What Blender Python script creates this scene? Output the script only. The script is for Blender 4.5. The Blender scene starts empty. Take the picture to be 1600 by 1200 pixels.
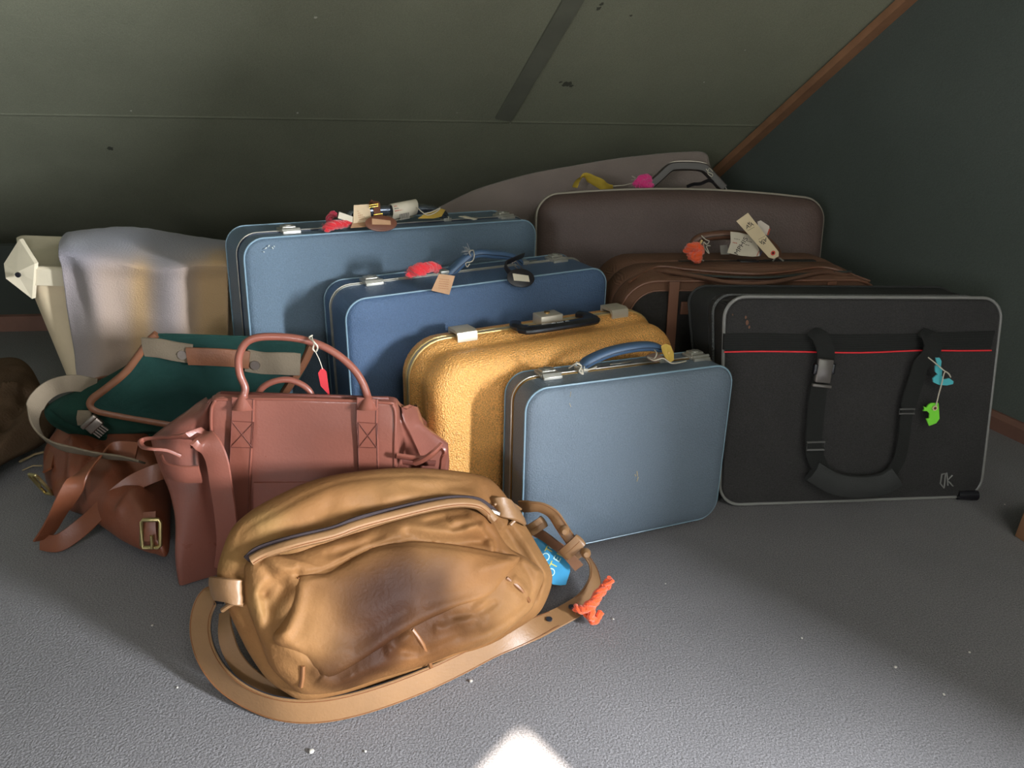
import bpy, bmesh, math, random
import numpy as np
from mathutils import Vector, Matrix, noise
random.seed(4)
C = bpy.context.scene.collection
# ------------------------------------------------------------------ camera
FPX, PITCH, ROLL, CH = 1215.0, math.radians(25.36), math.radians(-2.0), 0.95
_F = Vector((0, math.cos(PITCH), -math.sin(PITCH))); _D = Vector((0, -math.sin(PITCH), -math.cos(PITCH))); _X = Vector((1, 0, 0))
CX = _X * math.cos(ROLL) + _D * math.sin(ROLL); CD = -_X * math.sin(ROLL) + _D * math.cos(ROLL); CO = Vector((0, 0, CH))
cam = bpy.data.objects.new('camera', bpy.data.cameras.new('camera')); C.objects.link(cam)
cam.data.sensor_width = 36; cam.data.lens = FPX / 1600 * 36; cam.data.clip_start = 0.02
cam.matrix_world = Matrix(((CX.x, -CD.x, -_F.x, 0), (CX.y, -CD.y, -_F.y, 0), (CX.z, -CD.z, -_F.z, CH), (0, 0, 0, 1)))
bpy.context.scene.camera = cam
def ray(u, v): return _F + CX * ((u - 800) / FPX) + CD * ((v - 600) / FPX)
def Z(u, v, z=0.0):
    d = ray(u, v); return CO + d * ((z - CH) / d.z)
def Y(u, v, y):
    d = ray(u, v); return CO + d * (y / d.y)
def onp(u, v, P, n):
    d = ray(u, v); return CO + d * ((P - CO).dot(n) / d.dot(n))
def proj(P):
    w = P - CO; z = w.dot(_F); return (800 + FPX * w.dot(CX) / z, 600 + FPX * w.dot(CD) / z)

# ------------------------------------------------------------------ materials
MATS = {}
def mat(name, col, rough=.6, metal=0., speck=0., var=0., vscale=6., bump=0., bscale=200., spec=.5, col2=None, weave=0., sheen=0., vcol=False, voro=False, coat=0., wscale=900., bdist=.002):
    if name in MATS: return MATS[name]
    m = bpy.data.materials.new(name); m.use_nodes = True; MATS[name] = m
    nt = m.node_tree; N = nt.nodes; Lk = nt.links; b = N['Principled BSDF']
    b.inputs['Roughness'].default_value = rough; b.inputs['Metallic'].default_value = metal
    b.inputs['Specular IOR Level'].default_value = spec
    b.inputs['Sheen Weight'].default_value = sheen; b.inputs['Coat Weight'].default_value = coat
    b.inputs['Base Color'].default_value = (*col, 1)
    tc = N.new('ShaderNodeTexCoord'); src = None
    if vcol:
        a = N.new('ShaderNodeAttribute'); a.attribute_name = 'Col'; src = a.outputs['Color']
    if var > 0:
        n = N.new('ShaderNodeTexNoise'); n.inputs['Scale'].default_value = vscale; n.inputs['Detail'].default_value = 6; n.inputs['Roughness'].default_value = .6
        Lk.new(tc.outputs['Object'], n.inputs['Vector'])
        r = N.new('ShaderNodeMapRange'); r.inputs[1].default_value = .3; r.inputs[2].default_value = .7; Lk.new(n.outputs['Fac'], r.inputs[0])
        mx = N.new('ShaderNodeMix'); mx.data_type = 'RGBA'; Lk.new(r.outputs[0], mx.inputs[0])
        c2 = col2 or tuple(c * (1 - var) for c in col)
        if src:
            mx.blend_type = 'MULTIPLY'; k = 1 - var; mx.inputs[7].default_value = (k, k, k, 1); Lk.new(src, mx.inputs[6])
        else:
            mx.inputs[6].default_value = (*col, 1); mx.inputs[7].default_value = (*c2, 1)
        Lk.new(mx.outputs[2], b.inputs['Base Color']); 
        rr = N.new('ShaderNodeMapRange'); rr.inputs[3].default_value = max(.05, rough - .08); rr.inputs[4].default_value = min(1, rough + .08)
        Lk.new(n.outputs['Fac'], rr.inputs[0]); Lk.new(rr.outputs[0], b.inputs['Roughness'])
    elif src: Lk.new(src, b.inputs['Base Color'])
    if speck > 0:      # fine flecks of the material's own colour
        ns = N.new('ShaderNodeTexNoise'); ns.inputs['Scale'].default_value = 420; ns.inputs['Detail'].default_value = 2; Lk.new(tc.outputs['Object'], ns.inputs['Vector'])
        rs = N.new('ShaderNodeMapRange'); rs.inputs[1].default_value = .3; rs.inputs[2].default_value = .7; rs.inputs[3].default_value = 1 - speck; rs.inputs[4].default_value = 1 + speck; Lk.new(ns.outputs['Fac'], rs.inputs[0])
        hv = N.new('ShaderNodeVectorMath'); hv.operation = 'SCALE'; Lk.new(rs.outputs[0], hv.inputs['Scale'])
        bc = b.inputs['Base Color']
        if bc.is_linked: Lk.new(bc.links[0].from_socket, hv.inputs[0])
        else: hv.inputs[0].default_value = col
        Lk.new(hv.outputs[0], bc)
    hs = []
    if bump > 0:
        if voro:
            n2 = N.new('ShaderNodeTexVoronoi'); n2.inputs['Scale'].default_value = bscale; Lk.new(tc.outputs['Object'], n2.inputs['Vector']); h = n2.outputs['Distance']
        else:
            n2 = N.new('ShaderNodeTexNoise'); n2.inputs['Scale'].default_value = bscale; n2.inputs['Detail'].default_value = 3; Lk.new(tc.outputs['Object'], n2.inputs['Vector']); h = n2.outputs['Fac']
        hs.append((h, bump))
    if weave > 0:
        for ax in ('X', 'Z'):
            w = N.new('ShaderNodeTexWave'); w.bands_direction = ax; w.inputs['Scale'].default_value = wscale / 6.283; w.inputs['Distortion'].default_value = 1.5; w.inputs['Detail'].default_value = 1
            Lk.new(tc.outputs['Object'], w.inputs['Vector']); hs.append((w.outputs['Fac'], weave))
    prev = None
    for h, s in hs:
        bp = N.new('ShaderNodeBump'); bp.inputs['Strength'].default_value = s; bp.inputs['Distance'].default_value = bdist
        Lk.new(h, bp.inputs['Height'])
        if prev: Lk.new(prev, bp.inputs['Normal'])
        prev = bp.outputs['Normal']
    if prev: Lk.new(prev, b.inputs['Normal'])
    return m
def srgb(r, g, b):
    f = lambda c: (c / 255 / 12.92) if c <= 10 else ((c / 255 + .055) / 1.055) ** 2.4
    return (f(r), f(g), f(b))

# ------------------------------------------------------------------ object helpers
def tag(o, label=None, cat=None, group=None, kind=None):
    if label: o['label'] = label
    if cat: o['category'] = cat
    if group: o['group'] = group
    if kind: o['kind'] = kind
    return o
def thing(name, M, label, cat, group=None):
    o = bpy.data.objects.new(name, None); C.objects.link(o); o.empty_display_size = .05
    o.matrix_world = M if isinstance(M, Matrix) else Matrix.Translation(M)
    return tag(o, label, cat, group)
class MB:
    """collects vertices and faces for one mesh"""
    def __init__(s): s.v = []; s.f = []; s.c = None
    def add(s, vs, fs):
        k = len(s.v); s.v += [Vector(p) for p in vs]; s.f += [tuple(i + k for i in f) for f in fs]; return s
    def loft(s, loops, cap0=True, cap1=True, closed=True):
        n = len(loops[0]); vs = [p for l in loops for p in l]; fs = []
        m = n if closed else n - 1
        for i in range(len(loops) - 1):
            for j in range(m):
                a = i * n + j; b = i * n + (j + 1) % n; fs.append((a, b, b + n, a + n))
        if cap0: fs.append(tuple(range(n - 1, -1, -1)))
        if cap1: fs.append(tuple(range((len(loops) - 1) * n, len(loops) * n)))
        return s.add(vs, fs)
    def tube(s, pts, r, n=8, closed=False, flat=1.0, up=None):
        pts = [Vector(p) for p in pts]; m = len(pts); loops = []
        pu = Vector(up) if up is not None else Vector((.137, .21, .97))
        for i, p in enumerate(pts):
            if closed: t = pts[(i + 1) % m] - pts[i - 1]
            else: t = pts[min(i + 1, m - 1)] - pts[max(i - 1, 0)]
            t.normalize(); a = pu - t * pu.dot(t)
            if a.length < 1e-4: a = t.orthogonal()
            a.normalize(); b = t.cross(a)
            if up is None: pu = a
            rr = r(i / (m - 1)) if callable(r) else r
            loops.append([p + (a * math.cos(2 * math.pi * k / n) + b * flat * math.sin(2 * math.pi * k / n)) * rr for k in range(n)])
        if closed: loops.append(loops[0]); return s.loft(loops, False, False)
        return s.loft(loops)
    def ribbon(s, pts, wid, w, t, crown=0.0):
        """strap: centre points, width direction at each, width, thickness; rounded edges"""
        pts = [Vector(p) for p in pts]; m = len(pts); loops = []
        for i, p in enumerate(pts):
            tn = (pts[min(i + 1, m - 1)] - pts[max(i - 1, 0)]).normalized()
            a = Vector(wid[i]) if isinstance(wid, list) else Vector(wid)
            a = (a - tn * a.dot(tn)).normalized(); b = tn.cross(a)
            ww = w(i / (m - 1)) if callable(w) else w
            prof = [(-.5, 0), (-.47, .5), (-.2, .5 + crown * .8), (.2, .5 + crown * .8), (.47, .5), (.5, 0), (.47, -.5), (-.47, -.5)]
            loops.append([p + a * (ww * x) + b * (t * y) for x, y in prof])
        return s.loft(loops)
    def box(s, c, size, M=None, bev=0.0):
        c = Vector(c); hx, hy, hz = [d / 2 for d in size]; bm = bmesh.new(); bmesh.ops.create_cube(bm, size=1)
        for v in bm.verts: v.co = Vector((v.co.x * size[0], v.co.y * size[1], v.co.z * size[2]))
        if bev > 0: bmesh.ops.bevel(bm, geom=list(bm.edges), offset=bev, segments=3, profile=.5, affect='EDGES')
        bm.verts.index_update(); vs = []
        for v in bm.verts:
            p = v.co.copy()
            if M is not None: p = M @ p
            vs.append(p + c)
        fs = [tuple(v.index for v in f.verts) for f in bm.faces]; bm.free()
        return s.add(vs, fs)
    def build(s, name, m, parent=None, smooth=True, xf=None, sub=0, sharp=40, loc=None):
        me = bpy.data.meshes.new(name)
        vs = [xf(p) for p in s.v] if xf else s.v
        if loc is not None: vs = [p - loc for p in vs]
        me.from_pydata([tuple(p) for p in vs], [], s.f)
        bm = bmesh.new(); bm.from_mesh(me); bmesh.ops.recalc_face_normals(bm, faces=list(bm.faces))
        if smooth:
            for e in bm.edges:
                if len(e.link_faces) == 2 and e.calc_face_angle(0) > math.radians(sharp): e.smooth = False
        bm.to_mesh(me); bm.free()
        if smooth:
            for p in me.polygons: p.use_smooth = True
        if s.c is not None:
            at = me.color_attributes.new('Col', 'FLOAT_COLOR', 'POINT')
            at.data.foreach_set('color', np.concatenate([s.c, np.ones((len(s.c), 1))], 1).astype(np.float32).ravel())
        me.materials.append(m)
        o = bpy.data.objects.new(name, me); C.objects.link(o)
        if parent is not None: o.parent = parent
        if loc is not None: o.location = loc
        if sub: md = o.modifiers.new('sub', 'SUBSURF'); md.levels = sub; md.render_levels = sub
        return o
def cr(pts, n=8, closed=False):
    """Catmull-Rom through points (any dimension)"""
    P = [np.array(p, float) for p in pts]; m = len(P); out = []
    rng = range(m if closed else m - 1)
    for i in rng:
        if closed: a, b, c, d = P[(i - 1) % m], P[i], P[(i + 1) % m], P[(i + 2) % m]
        else: a, b, c, d = P[max(i - 1, 0)], P[i], P[i + 1], P[min(i + 2, m - 1)]
        for k in range(n):
            t = k / n
            out.append(.5 * (2 * b + (c - a) * t + (2 * a - 5 * b + 4 * c - d) * t * t + (3 * b - a - 3 * c + d) * t ** 3))
    if not closed: out.append(P[-1])
    return out
def crv(pts, n=8, closed=False): return [Vector(p) for p in cr(pts, n, closed)]
def rrect(W, H, r, n=8, inset=0., seg=6, bow=0.):
    """rounded rectangle loop in (x, z), corner at origin, subdivided straight sides"""
    x0, x1, z0, z1 = inset, W - inset, inset, H - inset; r = max(r - inset, .004); pts = []
    cs = [((x1 - r, z0 + r), -90), ((x1 - r, z1 - r), 0), ((x0 + r, z1 - r), 90), ((x0 + r, z0 + r), 180)]
    for i, ((cx, cz), a0) in enumerate(cs):
        for k in range(n + 1):
            a = math.radians(a0 + 90 * k / n); pts.append((cx + r * math.cos(a), cz + r * math.sin(a)))
        (nx, nz), a1 = cs[(i + 1) % 4]; a = math.radians(a1)
        e = (nx + r * math.cos(a), nz + r * math.sin(a)); s0 = pts[-1]
        for k in range(1, seg): pts.append((s0[0] + (e[0] - s0[0]) * k / seg, s0[1] + (e[1] - s0[1]) * k / seg))
    if bow:
        pts = [(x, z + bow * (1 - ((x - W / 2) / (W / 2)) ** 2) * (z / H)) for x, z in pts]
    return pts
def shell(W, H, r, prof, bulge=0., caps=(True, False), bow=0., seg=8, dome=9):
    """prof: list of (y, inset); first end domed towards -y when caps[0]"""
    mb = MB(); loops = []
    if caps[0]:
        y0, i0 = prof[0]; base = rrect(W, H, r, inset=i0, bow=bow, seg=seg); cx, cz = W / 2, H / 2
        for k in range(1, dome + 1):
            s = k / (dome + 1)
            loops.append([Vector((cx + (x - cx) * s, y0 - bulge * (1 - s ** 3), cz + (z - cz) * s)) for x, z in base])
    for y, i in prof: loops.append([Vector((x, y, z)) for x, z in rrect(W, H, r, inset=i, bow=bow, seg=seg)])
    if caps[1]:
        y0, i0 = prof[-1]; base = rrect(W, H, r, inset=i0, bow=bow, seg=seg); cx, cz = W / 2, H / 2
        for k in range(dome, 0, -1):
            s = k / (dome + 1); loops.append([Vector((cx + (x - cx) * s, y0, cz + (z - cz) * s)) for x, z in base])
    return mb.loft(loops, caps[0], caps[1])
def ring(W, H, r, y, inset, rad, bow=0., flat=1.0, n=8):
    base = rrect(W, H, r, inset=inset, bow=bow, seg=10)
    return MB().tube([(x, y, z) for x, z in base], rad, n, True, flat, up=(0, 1, 0))
def band(W, H, r, y0, y1, out, bow=0.):
    """flat trim band around the case standing out by `out`"""
    L = []
    for y, i in ((y0, .002), (y0, -out), (y1, -out), (y1, .002)): L.append([Vector((x, y, z)) for x, z in rrect(W, H, r, inset=i, bow=bow, seg=8)])
    return MB().loft(L, False, False)
class Case:
    def __init__(s, q, corners=None):
        yaw, lean, side = [math.radians(a) for a in q[:3]]; s.W, s.H, s.D = q[6:9]
        ex = Vector((math.cos(yaw), math.sin(yaw), 0)); ey = Vector((-math.sin(yaw), math.cos(yaw), 0)); ez = Vector((0, 0, 1))
        up = ez * math.cos(lean) + ey * math.sin(lean); dp = ey * math.cos(lean) - ez * math.sin(lean)
        ex2 = ex * math.cos(side) - up * math.sin(side); up2 = ex * math.sin(side) + up * math.cos(side)
        s.M = Matrix(((ex2.x, dp.x, up2.x, q[3]), (ex2.y, dp.y, up2.y, q[4]), (ex2.z, dp.z, up2.z, q[5]), (0, 0, 0, 1)))
        s.cn = corners
    def P(s, p):
        if s.cn is None: return s.M @ Vector(p)
        a, b, c = p[0] / s.W, p[1] / s.D, p[2] / s.H
        l = lambda A, B, t: A + (B - A) * t
        k = s.cn
        return l(l(l(k[0], k[1], a), l(k[2], k[3], a), c), l(l(k[4], k[5], a), l(k[6], k[7], a), c), b)
    def inv(s, u, v, ax, val):
        """local point whose local coordinate `ax` is val and which lies on the sight line"""
        free = [i for i in range(3) if i != ax]; p = [s.W / 2, s.D / 2, s.H / 2]; p[ax] = val
        for _ in range(12):
            b = proj(s.P(p)); J = np.zeros((2, 2))
            for j, k in enumerate(free):
                q = list(p); q[k] += 1e-4; c = proj(s.P(q)); J[0, j] = (c[0] - b[0]) / 1e-4; J[1, j] = (c[1] - b[1]) / 1e-4
            d = np.linalg.solve(J, np.array([u - b[0], v - b[1]]))
            for j, k in enumerate(free): p[k] += float(d[j])
        return Vector(p)
def text_mb(txt, size, M, thick=.0004):
    cu = bpy.data.curves.new('t', 'FONT'); cu.body = txt; cu.size = size; cu.align_x = 'CENTER'; cu.align_y = 'CENTER'; cu.extrude = thick / 2
    o = bpy.data.objects.new('t', cu); me = bpy.data.meshes.new_from_object(o); mb = MB()
    mb.add([M @ v.co for v in me.vertices], [tuple(p.vertices) for p in me.polygons])
    bpy.data.objects.remove(o); bpy.data.curves.remove(cu); bpy.data.meshes.remove(me); return mb

def basis(P1, P2, P3):
    """plane through three points: origin, x (P1->P2), y (towards P3), normal facing the camera"""
    ex = (P2 - P1).normalized(); n = ex.cross(P3 - P1).normalized()
    if n.dot(CO - P1) < 0: n = -n
    ey = n.cross(ex); 
    if ey.dot(P3 - P1) < 0: ey = -ey
    return P1, ex, ey, n
def segdist(Q, A, B):
    d = B - A; L2 = d @ d + 1e-12; t = np.clip(((Q - A) @ d) / L2, 0, 1); pr = A + t[:, None] * d; w = Q - pr
    return np.hypot(w[:, 0], w[:, 1]), (d[0] * w[:, 1] - d[1] * w[:, 0]) / math.sqrt(L2), t
def inflate(px, B, T, feats=(), Tb=None, N=260, K=46, p=2.6, q=.55, lift=None, zmin=.002, nz=.0, nscale=14, colf=None, base=None):
    """a soft body: closed outline seen at px lying in plane B, puffed out to thickness T (front) and Tb (back).
    feats: (kind, pts_px, amp, width): ridge (gauss), step (left side of the line raised), blob"""
    O, ex, ey, n = B; mb = MB()
    to2 = lambda u, v, h: (lambda w: np.array([w.dot(ex), w.dot(ey)]))(onp(u, v, O + n * h, n) - O)
    out = np.array(cr([to2(u, v, 0.) for u, v in px], max(2, N // len(px)), True)); N = len(out); c = out.mean(0)
    ss = [math.sin(math.pi / 2 * (k / K)) ** .9 for k in range(1, K + 1)]
    Q = np.concatenate([c[None]] + [c + (out - c) * s for s in ss]); S = np.concatenate([[0.]] + [np.full(N, s) for s in ss])
    prof = np.clip(1 - S ** p, 0, 1) ** q; H = T * prof
    edge = np.clip(1 - S ** 8, 0, 1)
    if lift is not None: H = H + lift(Q) * edge
    sharp = []
    for kind, pts, amp, wd in feats:
        hh = T * .75
        P2 = np.array(cr([to2(u, v, hh) for u, v in pts], 6)) if len(pts) > 1 else np.array([to2(*pts[0], hh)])
        if kind == 'blob': 
            d = np.hypot(Q[:, 0] - P2[0, 0], Q[:, 1] - P2[0, 1]); H += amp * np.exp(-(d / wd) ** 2) * edge; continue
        bd = np.full(len(Q), 9.); sd = np.zeros(len(Q)); tt = np.zeros(len(Q)); m = len(P2) - 1
        for i in range(m):
            d, sg, t = segdist(Q, P2[i], P2[i + 1]); k = d < bd; bd[k] = d[k]; sd[k] = sg[k]; tt[k] = (i + t[k]) / m
        fade = np.clip(np.minimum(tt, 1 - tt) * 8, 0, 1)
        if kind == 'ridge': H += amp * np.exp(-(bd / wd) ** 2) * (.25 + .75 * fade) * edge
        elif kind == 'step': 
            s = np.where(sd > 0, bd, -bd) / wd; H += amp * (1 / (1 + np.exp(-np.clip(s, -30, 30) * 4))) * np.exp(-(np.maximum(bd - wd * 6, 0) / (wd * 6)) ** 2) * edge * np.clip(fade * 1.5, 0, 1)
        elif kind == 'seam': H += -amp * np.exp(-(bd / wd) ** 2) * edge
    if nz:
        H += np.array([nz * (noise.noise(Vector((a * nscale, b * nscale, 1.3))) + .5 * noise.noise(Vector((a * nscale * 2.3, b * nscale * 2.3, 4.3)))) for a, b in Q]) * edge
    top = [O + ex * float(a) + ey * float(b) + n * float(h) for (a, b), h in zip(Q, H)]
    tb = T if Tb is None else Tb
    Hb = -tb * prof[:-N]
    bot = [O + ex * float(a) + ey * float(b) + n * float(h) for (a, b), h in zip(Q[:-N], Hb)]
    vs = top + bot
    for v in vs:
        if v.z < zmin: v.z = zmin
    fs = []; nt = len(top)
    idx = lambda k, j: 0 if k == 0 else 1 + (k - 1) * N + j % N
    for j in range(N):
        fs.append((0, idx(1, j), idx(1, j + 1)))
        for k in range(1, K): fs.append((idx(k, j), idx(k + 1, j), idx(k + 1, j + 1), idx(k, j + 1)))
    bi = lambda k, j: idx(K, j) if k == K else (nt if k == 0 else nt + 1 + (k - 1) * N + j % N)
    for j in range(N):
        fs.append((bi(0, 0), bi(1, j + 1), bi(1, j)))
        for k in range(1, K): fs.append((bi(k, j), bi(k, j + 1), bi(k + 1, j + 1), bi(k + 1, j)))
    mb.add(vs, fs)
    if colf is not None:
        cc = colf(vs); mb.c = np.array(cc)
    mb.surf = (Q, H, to2, B)
    return mb
def surf_pt(mb, u, v, off=0.0):
    """point of an inflated body's front surface under pixel u, v"""
    Q, H, to2, (O, ex, ey, n) = mb.surf; h = float(np.median(H))
    for _ in range(6):
        w = onp(u, v, O + n * h, n) - O; q = np.array([w.dot(ex), w.dot(ey)])
        d = np.hypot(Q[:, 0] - q[0], Q[:, 1] - q[1]); i = np.argsort(d)[:4]; wt = 1 / (d[i] + 1e-5); h = .5 * h + .5 * float((H[i] * wt).sum() / wt.sum())
    return O + ex * float(q[0]) + ey * float(q[1]) + n * (h + off)

# ================================================================== THE ROOM
m_floor = mat('carpet', srgb(122, 118, 119), .95, var=.22, vscale=2.2, bump=.7, bscale=260, speck=.4, spec=.1, sheen=.1, bdist=.0025)
m_board = mat('painted_board', srgb(134, 134, 114), .85, var=.16, vscale=3., bump=.5, bscale=160, speck=.12, spec=.2, weave=.15, wscale=1400)
m_gable = mat('painted_gable', srgb(86, 92, 86), .85, var=.15, vscale=2., bump=.5, bscale=180, speck=.1, spec=.2)
m_joint = mat('joint_paint', srgb(104, 104, 90), .8, var=.2, vscale=9)
m_batten = mat('batten_wood', srgb(160, 114, 82), .6, var=.3, vscale=14, bump=.1, bscale=80)
m_plain = mat('plain_wall', srgb(84, 84, 76), .9)
G0 = Z(1548, 664); G0.z = 0
gdir = Vector((-.467, .884, 0)).normalized(); gn = Vector((-gdir.y, gdir.x, 0)); 
if gn.dot(-G0) < 0: gn = -gn
bt = onp(1122, 270, G0, gn)                       # lower visible end of the batten on the gable
sd = Vector((-.351, .664, -.66)); sd = (onp(1122, 270, G0, gn) - onp(1420, 0, G0, gn)).normalized()
ed = Vector((.99, .138, 0)).normalized(); cn = ed.cross(sd).normalized()
if cn.dot(CO - bt) < 0: cn = -cn
def on_slope(x, y): return bt.z - (cn.x * (x - bt.x) + cn.y * (y - bt.y)) / cn.z
MB().box((0, 1.0, -.05), (8, 7, .1)).build('floor', m_floor)
bpy.data.objects['floor']['kind'] = 'structure'
def quad(name, pts, th, n, m, kind='structure'):
    pts = [Vector(p) for p in pts]; n = Vector(n).normalized(); mb = MB(); k = len(pts)
    mb.add(pts + [p - n * th for p in pts], [tuple(range(k)), tuple(range(2 * k - 1, k - 1, -1))] + [(i, (i + 1) % k, (i + 1) % k + k, i + k) for i in range(k)])
    o = mb.build(name, m, smooth=False)
    if kind: o['kind'] = kind
    return o
# gable wall with a window opening beyond the right edge of the photograph
def gw(k, z): return G0 + gdir * k + Vector((0, 0, z))
ZT = 2.35
wk0, wk1, wz0, wz1 = -3.15, -2.55, .85, 1.5
def gpart(k0, k1, z0, z1): return [gw(k0, z0), gw(k1, z0), gw(k1, z1), gw(k0, z1)]
mb = MB()
for r in ((-4.6, wk0, 0, ZT), (wk1, 1.7, 0, ZT), (wk0, wk1, 0, wz0), (wk0, wk1, wz1, ZT)):
    p = gpart(*r); mb.add(p + [q - gn * .27 for q in p], [(0, 1, 2, 3), (7, 6, 5, 4), (0, 1, 5, 4), (1, 2, 6, 5), (2, 3, 7, 6), (3, 0, 4, 7)])
mb.build('wall_right', m_gable, smooth=False)['kind'] = 'structure'
# unseen screen off the gable, added to shade the right side from its window
pa_, pb_ = gw(-1.95, 0) - gn * .05, gw(-1.95, 0) + gn * .37
if (pb_ - CO).length > (pa_ - CO).length: gside = -1
else: gside = 1
mb = MB(); pq = [pa_, pb_, pb_ - gdir * .08, pa_ - gdir * .08]; mb.add(pq + [p + Vector((0, 0, ZT)) for p in pq], [(3, 2, 1, 0), (4, 5, 6, 7), (0, 1, 5, 4), (1, 2, 6, 5), (2, 3, 7, 6), (3, 0, 4, 7)])
mb.build('shade_screen', m_gable, smooth=False)['kind'] = 'structure'
mb = MB()
for (k0, z0), (k1, z1) in (((wk0, wz0), (wk1, wz0)), ((wk0, wz1), (wk1, wz1)), ((wk0, wz0), (wk0, wz1)), ((wk1, wz0), (wk1, wz1))):
    a = gw(k0, z0) - gn * .06; b = gw(k1, z1) - gn * .06
    mb.tube([a, b], .025, 4)
mb.build('window_1', mat('window_paint', (.7, .7, .68), .5), smooth=False)['kind'] = 'structure'
# sloping ceiling, from the eave up to the flat part
def sl(x, z):    # point of slope plane at height z
    y = bt.y - (cn.x * (x - bt.x) + cn.z * (z - bt.z)) / cn.y; return Vector((x, y, z))
quad('ceiling', [sl(-3.2, -.02), sl(2.2, -.02), sl(2.2, ZT), sl(-3.2, ZT)], .06, cn, m_board)
# faint ridge where the lower lining board begins
ca, cb = onp(-60, 178, bt, cn), onp(800, 191, bt, cn)
ctr = (cb - ca).normalized()
MB().ribbon([ca + ctr * (k * .2) for k in range(-2, 16)], [sd] * 18, .012, .0006).build('trim_3', m_board)['kind'] = 'structure'
# mould spots and paint chips on the lining board
rs_ = random.Random(3); msp, mch = MB(), MB()
for u, v, r_, k_ in ((935, 13, .007, 0), (886, 131, .013, 0), (893, 134, .006, 0), (876, 128, .005, 0), (940, 6, .005, 0), (986, 24, .004, 0), (172, 232, .010, 0), (852, 73, .0032, 1), (817, 134, .0028, 1), (1100, 128, .0026, 1), (714, 176, .0020, 1), (493, 27, .0045, 1), (797, 192, .002, 1), (1164, 78, .0018, 1), (465, 176, .004, 1), (205, 173, .003, 1)):
    c = onp(u, v, bt, cn) + cn * .0009; vv = [c + (ed * math.cos(a) + sd * math.sin(a)) * r_ * rs_.uniform(.6, 1.3) for a in [2 * math.pi * k / 12 for k in range(12)]]
    (mch if k_ else msp).add(vv, [tuple(range(12))])
cl_ = bpy.data.objects['ceiling']; msp.build('mould_spots', mat('mould_spot', srgb(70, 70, 58), .9), cl_, smooth=False)['kind'] = 'stuff'; mch.build('paint_chips', mat('paint_chip', srgb(190, 186, 170), .8), cl_, smooth=False)['kind'] = 'stuff'
# painted joint strip running up the slope
a = onp(800, 186, bt, cn); wv = ctr
js = [a - sd * (k * .12) for k in range(0, 20)]
j0, j1 = onp(772, 186, bt, cn), onp(800, 186, bt, cn)
MB().ribbon([p - wv * .028 for p in js], [wv] * 20, .056, .012).build('trim_2', m_joint)['kind'] = 'structure'
b0 = bt + sd * .55
MB().ribbon([b0 - sd * (k * .15) + gn * .018 + cn * .008 for k in range(0, 22)], [gn] * 22, .05, .022).build('trim_1', m_batten)['kind'] = 'structure'
quad('wall_left', [(-2.6, -3, 0), (-2.6, 4.2, 0), (-2.6, 4.2, ZT), (-2.6, -3, ZT)], .1, (1, 0, 0), m_gable)
mb = MB()
for x0_, x1_, z0_, z1_ in ((-2.6, -1.3, 0, ZT), (-.85, 3.6, 0, ZT), (-1.3, -.85, 0, 1.0), (-1.3, -.85, 1.5, ZT)): mb.box(((x0_ + x1_) / 2, -1.95, (z0_ + z1_) / 2), (x1_ - x0_, .1, z1_ - z0_))
mb.build('wall_back', m_plain, smooth=False)['kind'] = 'structure'
MB().tube([(-1.3, -1.95, 1.0), (-.85, -1.95, 1.0), (-.85, -1.95, 1.5), (-1.3, -1.95, 1.5)], .02, 4, True).build('fill_frame', MATS['window_paint'], smooth=False)['kind'] = 'structure'  # unseen frame round the opening added for the back fill lamp
# flat ceiling over the viewer with a small rooflight opening: the sun through it makes the patch on the floor
SUN = Vector((-.30, .52, -1)).normalized()
ap = Z(815, 1130); ea = (Z(748, 1200) - ap).normalized(); eb = (Z(888, 1200) - ap).normalized()
pc = [ap, ap + ea * .85, ap + ea * .85 + eb * .8, ap + eb * .8]
hole = [p - SUN * ((ZT) / -SUN.z) for p in pc]
out = [Vector((-2.6, 1.9, ZT)), Vector((-2.6, -1.9, ZT)), Vector((3.6, -1.9, ZT)), Vector((3.6, 1.9, ZT))]
hole = [Vector((p.x, p.y, ZT)) for p in hole]
hs = [hole[0], hole[1], hole[2], hole[3]]
# match hole corners to outer corners by angle
cc = sum(hs, Vector()) / 4
ang = lambda p: math.atan2(p.y - cc.y, p.x - cc.x)
hs.sort(key=ang); out.sort(key=ang)
mb = MB()
for dz in (0, .05):
    pass
vs = [p.copy() for p in hs] + [p.copy() for p in out]; vs += [p + Vector((0, 0, .05)) for p in vs]
fs = []
for i in range(4):
    j = (i + 1) % 4; fs += [(i, j, j + 4, i + 4), (i + 8, i + 12, j + 12, j + 8), (i, i + 8, j + 8, j), (i + 4, j + 4, j + 12, i + 12)]
mb.add(vs, fs).build('ceiling_flat', m_plain, smooth=False)['kind'] = 'structure'
mb = MB()
mb.tube([hs[0], hs[1], hs[2], hs[3]], .02, 4, True); mb.build('window_2', MATS['window_paint'], smooth=False)['kind'] = 'structure'
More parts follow.
